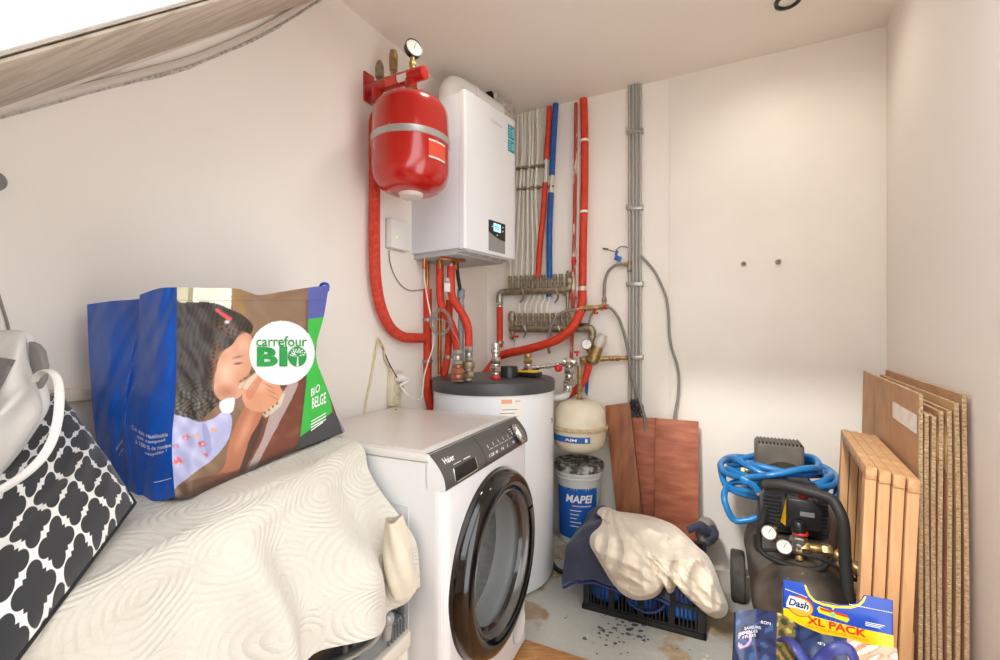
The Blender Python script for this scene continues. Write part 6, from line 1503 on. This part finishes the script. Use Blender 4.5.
# ------------------------------------------------------------------ patterned cushion
Q1, Q2, Q3 = at(58, 392, 1.0), at(135, 503, .80), at(-6, 690, .475)
Q4 = Q1 + Q3 - Q2 + V((-.02, .0, .0))
nq = (Q2 - Q1).cross(Q4 - Q1).normalized()
if nq.y > 0: nq = -nq
LU, LV_ = (Q4 - Q1).length, (Q2 - Q1).length
NCU, NCV = 60, 60
def trellis_mat(LU, LV_):
    m, nt, b = nodes('trellis_cotton'); b.inputs['Roughness'].default_value = .85; b.inputs['Sheen Weight'].default_value = .2
    def mt(op, x, y=None, z=None):
        n = N(nt, 'ShaderNodeMath', operation=op)
        for i, q in enumerate((x, y, z)):
            if q is None: continue
            if isinstance(q, (int, float)): n.inputs[i].default_value = q
            else: nt.links.new(q, n.inputs[i])
        return n.outputs[0]
    uv = N(nt, 'ShaderNodeUVMap'); uv.uv_map = 'UVMap'; sp = N(nt, 'ShaderNodeSeparateXYZ'); nt.links.new(uv.outputs['UV'], sp.inputs[0])
    P_ = .092
    x0 = mt('MULTIPLY', sp.outputs[0], LU / P_); y0 = mt('MULTIPLY', sp.outputs[1], LV_ / P_)
    x0 = mt('ADD', x0, mt('MULTIPLY', mt('SINE', mt('MULTIPLY', sp.outputs[1], 7.0)), .10)); y0 = mt('ADD', y0, mt('MULTIPLY', mt('SINE', mt('MULTIPLY', sp.outputs[0], 6.0)), .08))
    cr_, sr_ = math.cos(.42), math.sin(.42)
    x0, y0 = mt('SUBTRACT', mt('MULTIPLY', x0, cr_), mt('MULTIPLY', y0, sr_)), mt('ADD', mt('MULTIPLY', x0, sr_), mt('MULTIPLY', y0, cr_))
    ds = []
    for o in (0.0, .5):
        ax = mt('ABSOLUTE', mt('SUBTRACT', mt('FRACT', mt('ADD', x0, 10 + o)), .5)); ay = mt('ABSOLUTE', mt('SUBTRACT', mt('FRACT', mt('ADD', y0, 10 + o)), .5))
        def circ(cx, cy):
            dx, dy = mt('SUBTRACT', ax, cx), mt('SUBTRACT', ay, cy)
            return mt('SUBTRACT', mt('SQRT', mt('ADD', mt('MULTIPLY', dx, dx), mt('MULTIPLY', dy, dy))), .157)
        sq = mt('SUBTRACT', mt('MAXIMUM', ax, ay), .221)
        ds.append(mt('MINIMUM', mt('MINIMUM', circ(.258, 0), circ(0, .258)), sq))
    d = mt('MINIMUM', ds[0], ds[1])
    r = N(nt, 'ShaderNodeValToRGB'); r.color_ramp.elements[0].position = .495; r.color_ramp.elements[0].color = rgb((40, 40, 42)); r.color_ramp.elements[1].position = .505; r.color_ramp.elements[1].color = rgb((228, 226, 222))
    nt.links.new(mt('ADD', d, .5), r.inputs['Fac']); nt.links.new(r.outputs['Color'], b.inputs['Base Color'])
    return m
def cush(u, v):
    p = (Q1 * (1 - u) + Q4 * u) * (1 - v) + (Q2 * (1 - u) + Q3 * u) * v
    e = (1 - (2 * u - 1) ** 4) * (1 - (2 * v - 1) ** 4)
    wr = .006 * math.sin((u * .8 - v * 1.6) * 16 + 2 * math.sin(u * 5)) * math.exp(-((v - .62) / .25) ** 2)
    return p + nq * (.042 * e ** .6 + wr * e)
cm = MB().grid(cush, NCU, NCV)
cu_t = thing('patterned_cushion', flat((Q2 + Q3) / 2, .80), 'black cushion with white quatrefoil trellis pattern leaning on the quilt', 'cushion')
obj('front_cover', cm, trellis_mat(LU, LV_), cu_t, angle=80, recalc=False)
def cushb(u, v):
    p = (Q1 * (1 - u) + Q4 * u) * (1 - v) + (Q2 * (1 - u) + Q3 * u) * v
    return p - nq * .04 * ((1 - (2 * u - 1) ** 4) * (1 - (2 * v - 1) ** 4)) ** .6
obj('back_cover', MB().grid(cushb, 30, 30), M('black_cotton', (26, 26, 28), .9), cu_t, angle=80)
obj('piping', MB().tube([cush(i / 20, 0) for i in range(21)] + [cush(1, i / 20) for i in range(1, 21)] + [cush(1 - i / 20, 1) for i in range(1, 21)] + [cush(0, 1 - i / 20) for i in range(1, 20)], .003, 8, closed=True), bpy.data.materials['black_cotton'], cu_t)

# ------------------------------------------------------------------ white tote bag on the cushion
TW = M('white_canvas', (216, 213, 208), .75, col2=(206, 202, 196), scale=5, bump=.15, bscale=60)
tb = thing('tote_bag', at(0, 470, .72), 'white canvas tote bag with a long strap lying over the patterned cushion', 'bag')
outl = [(-70, 326), (-20, 332), (8, 331), (22, 333), (27, 340), (29, 356), (34, 376), (40, 394), (43, 405), (42, 416), (34, 430), (16, 456), (-6, 482), (-30, 505), (-70, 530)]
ots = sm([V((x, y, 0)) for x, y in outl], 4, True); tcn = V((-14, 412, 0))
def tote(u, v):
    p = ots[int(round(u * len(ots))) % len(ots)]; r = math.sin(PI / 2 * v); q = tcn.lerp(p, r)
    z = .70 + .00045 * (q.x + 40) - .0004 * (q.y - 400)
    d = .050 * math.sqrt(max(0, 1 - r ** 3)) + .006 * math.sin(q.x * .11 + q.y * .05) * (1 - r ** 4) + .012 * math.exp(-((q.y - 405 + (q.x - 10) * .9) / 10) ** 2) * (1 - r ** 6)
    return at(q.x, q.y, z - d)
obj('front', MB().grid(tote, len(ots), 24), TW, tb, angle=80)
def toteb(u, v):
    p = ots[int(round(u * len(ots))) % len(ots)]; r = math.sin(PI / 2 * v); q = tcn.lerp(p, r)
    z = .70 + .00045 * (q.x + 40) - .0004 * (q.y - 400); p0 = at(q.x, q.y, z)
    return p0 + V((-.01, .05, .02)) * math.sqrt(max(0, 1 - r ** 3))
obj('back', MB().grid(toteb, len(ots), 12), TW, tb, angle=80)
def toteat(x, y, o=.0025):
    a = math.atan2(y - tcn.y, x - tcn.x)
    bp = min(ots, key=lambda p: abs(math.atan2(math.sin(math.atan2(p.y - tcn.y, p.x - tcn.x) - a), math.cos(math.atan2(p.y - tcn.y, p.x - tcn.x) - a))))
    rr_ = min(1, math.hypot(x - tcn.x, y - tcn.y) / math.hypot(bp.x - tcn.x, bp.y - tcn.y))
    z = .70 + .00045 * (x + 40) - .0004 * (y - 400)
    d = .050 * math.sqrt(max(0, 1 - rr_ ** 3)) + .006 * math.sin(x * .11 + y * .05) * (1 - rr_ ** 4) + .012 * math.exp(-((y - 405 + (x - 10) * .9) / 10) ** 2) * (1 - rr_ ** 6)
    return at(x, y, z - d - o)
obj('grey_print', MB().grid(lambda u, v: toteat(-30 + (46 - 22 * v) * u, 352 + 50 * v + 8 * u * (1 - v)), 14, 14), M('grey_print', (134, 131, 128), .7, col2=(70, 68, 68), scale=9, lo=.5, hi=.56), tb, recalc=False)
def tpp(x, y): return at(x, y, .70 + .00045 * (x + 40) - .0004 * (y - 400) - .050)
def patchgrid(u, v):
    q = V((-40 + 56 * u, 352 + 52 * v - 10 * u + 14 * u * v, 0)); dd = ((q.x + 14) / 62) ** 2 + ((q.y - 412) / 105) ** 2
    best = .70 + .00045 * (q.x + 40) - .0004 * (q.y - 400) - .056
    return at(q.x, q.y, best)
obj('strap', MB().tube(sm([at(34, 381, .705), at(39, 374, .70), at(46, 371, .695), at(53, 373, .69), at(58, 381, .685), at(59.5, 396, .675), at(58, 418, .665), at(53, 438, .655), at(44, 455, .645), at(30, 470, .635), at(12, 483, .625), at(-8, 494, .615), at(-30, 502, .61)], 6), .0062, 10, squash=(1, .5)), M('white_strap', (222, 219, 214), .55), tb)
obj('grey_lining', MB().prism([at(27, 341, .735), at(34, 344, .735), at(40, 351, .735), at(43, 366, .735), at(42, 380, .735), at(36, 390, .735), at(30, 378, .735)], V((0, .012, 0))), M('grey_lining', (122, 118, 114), .8), tb, bevel=.003)
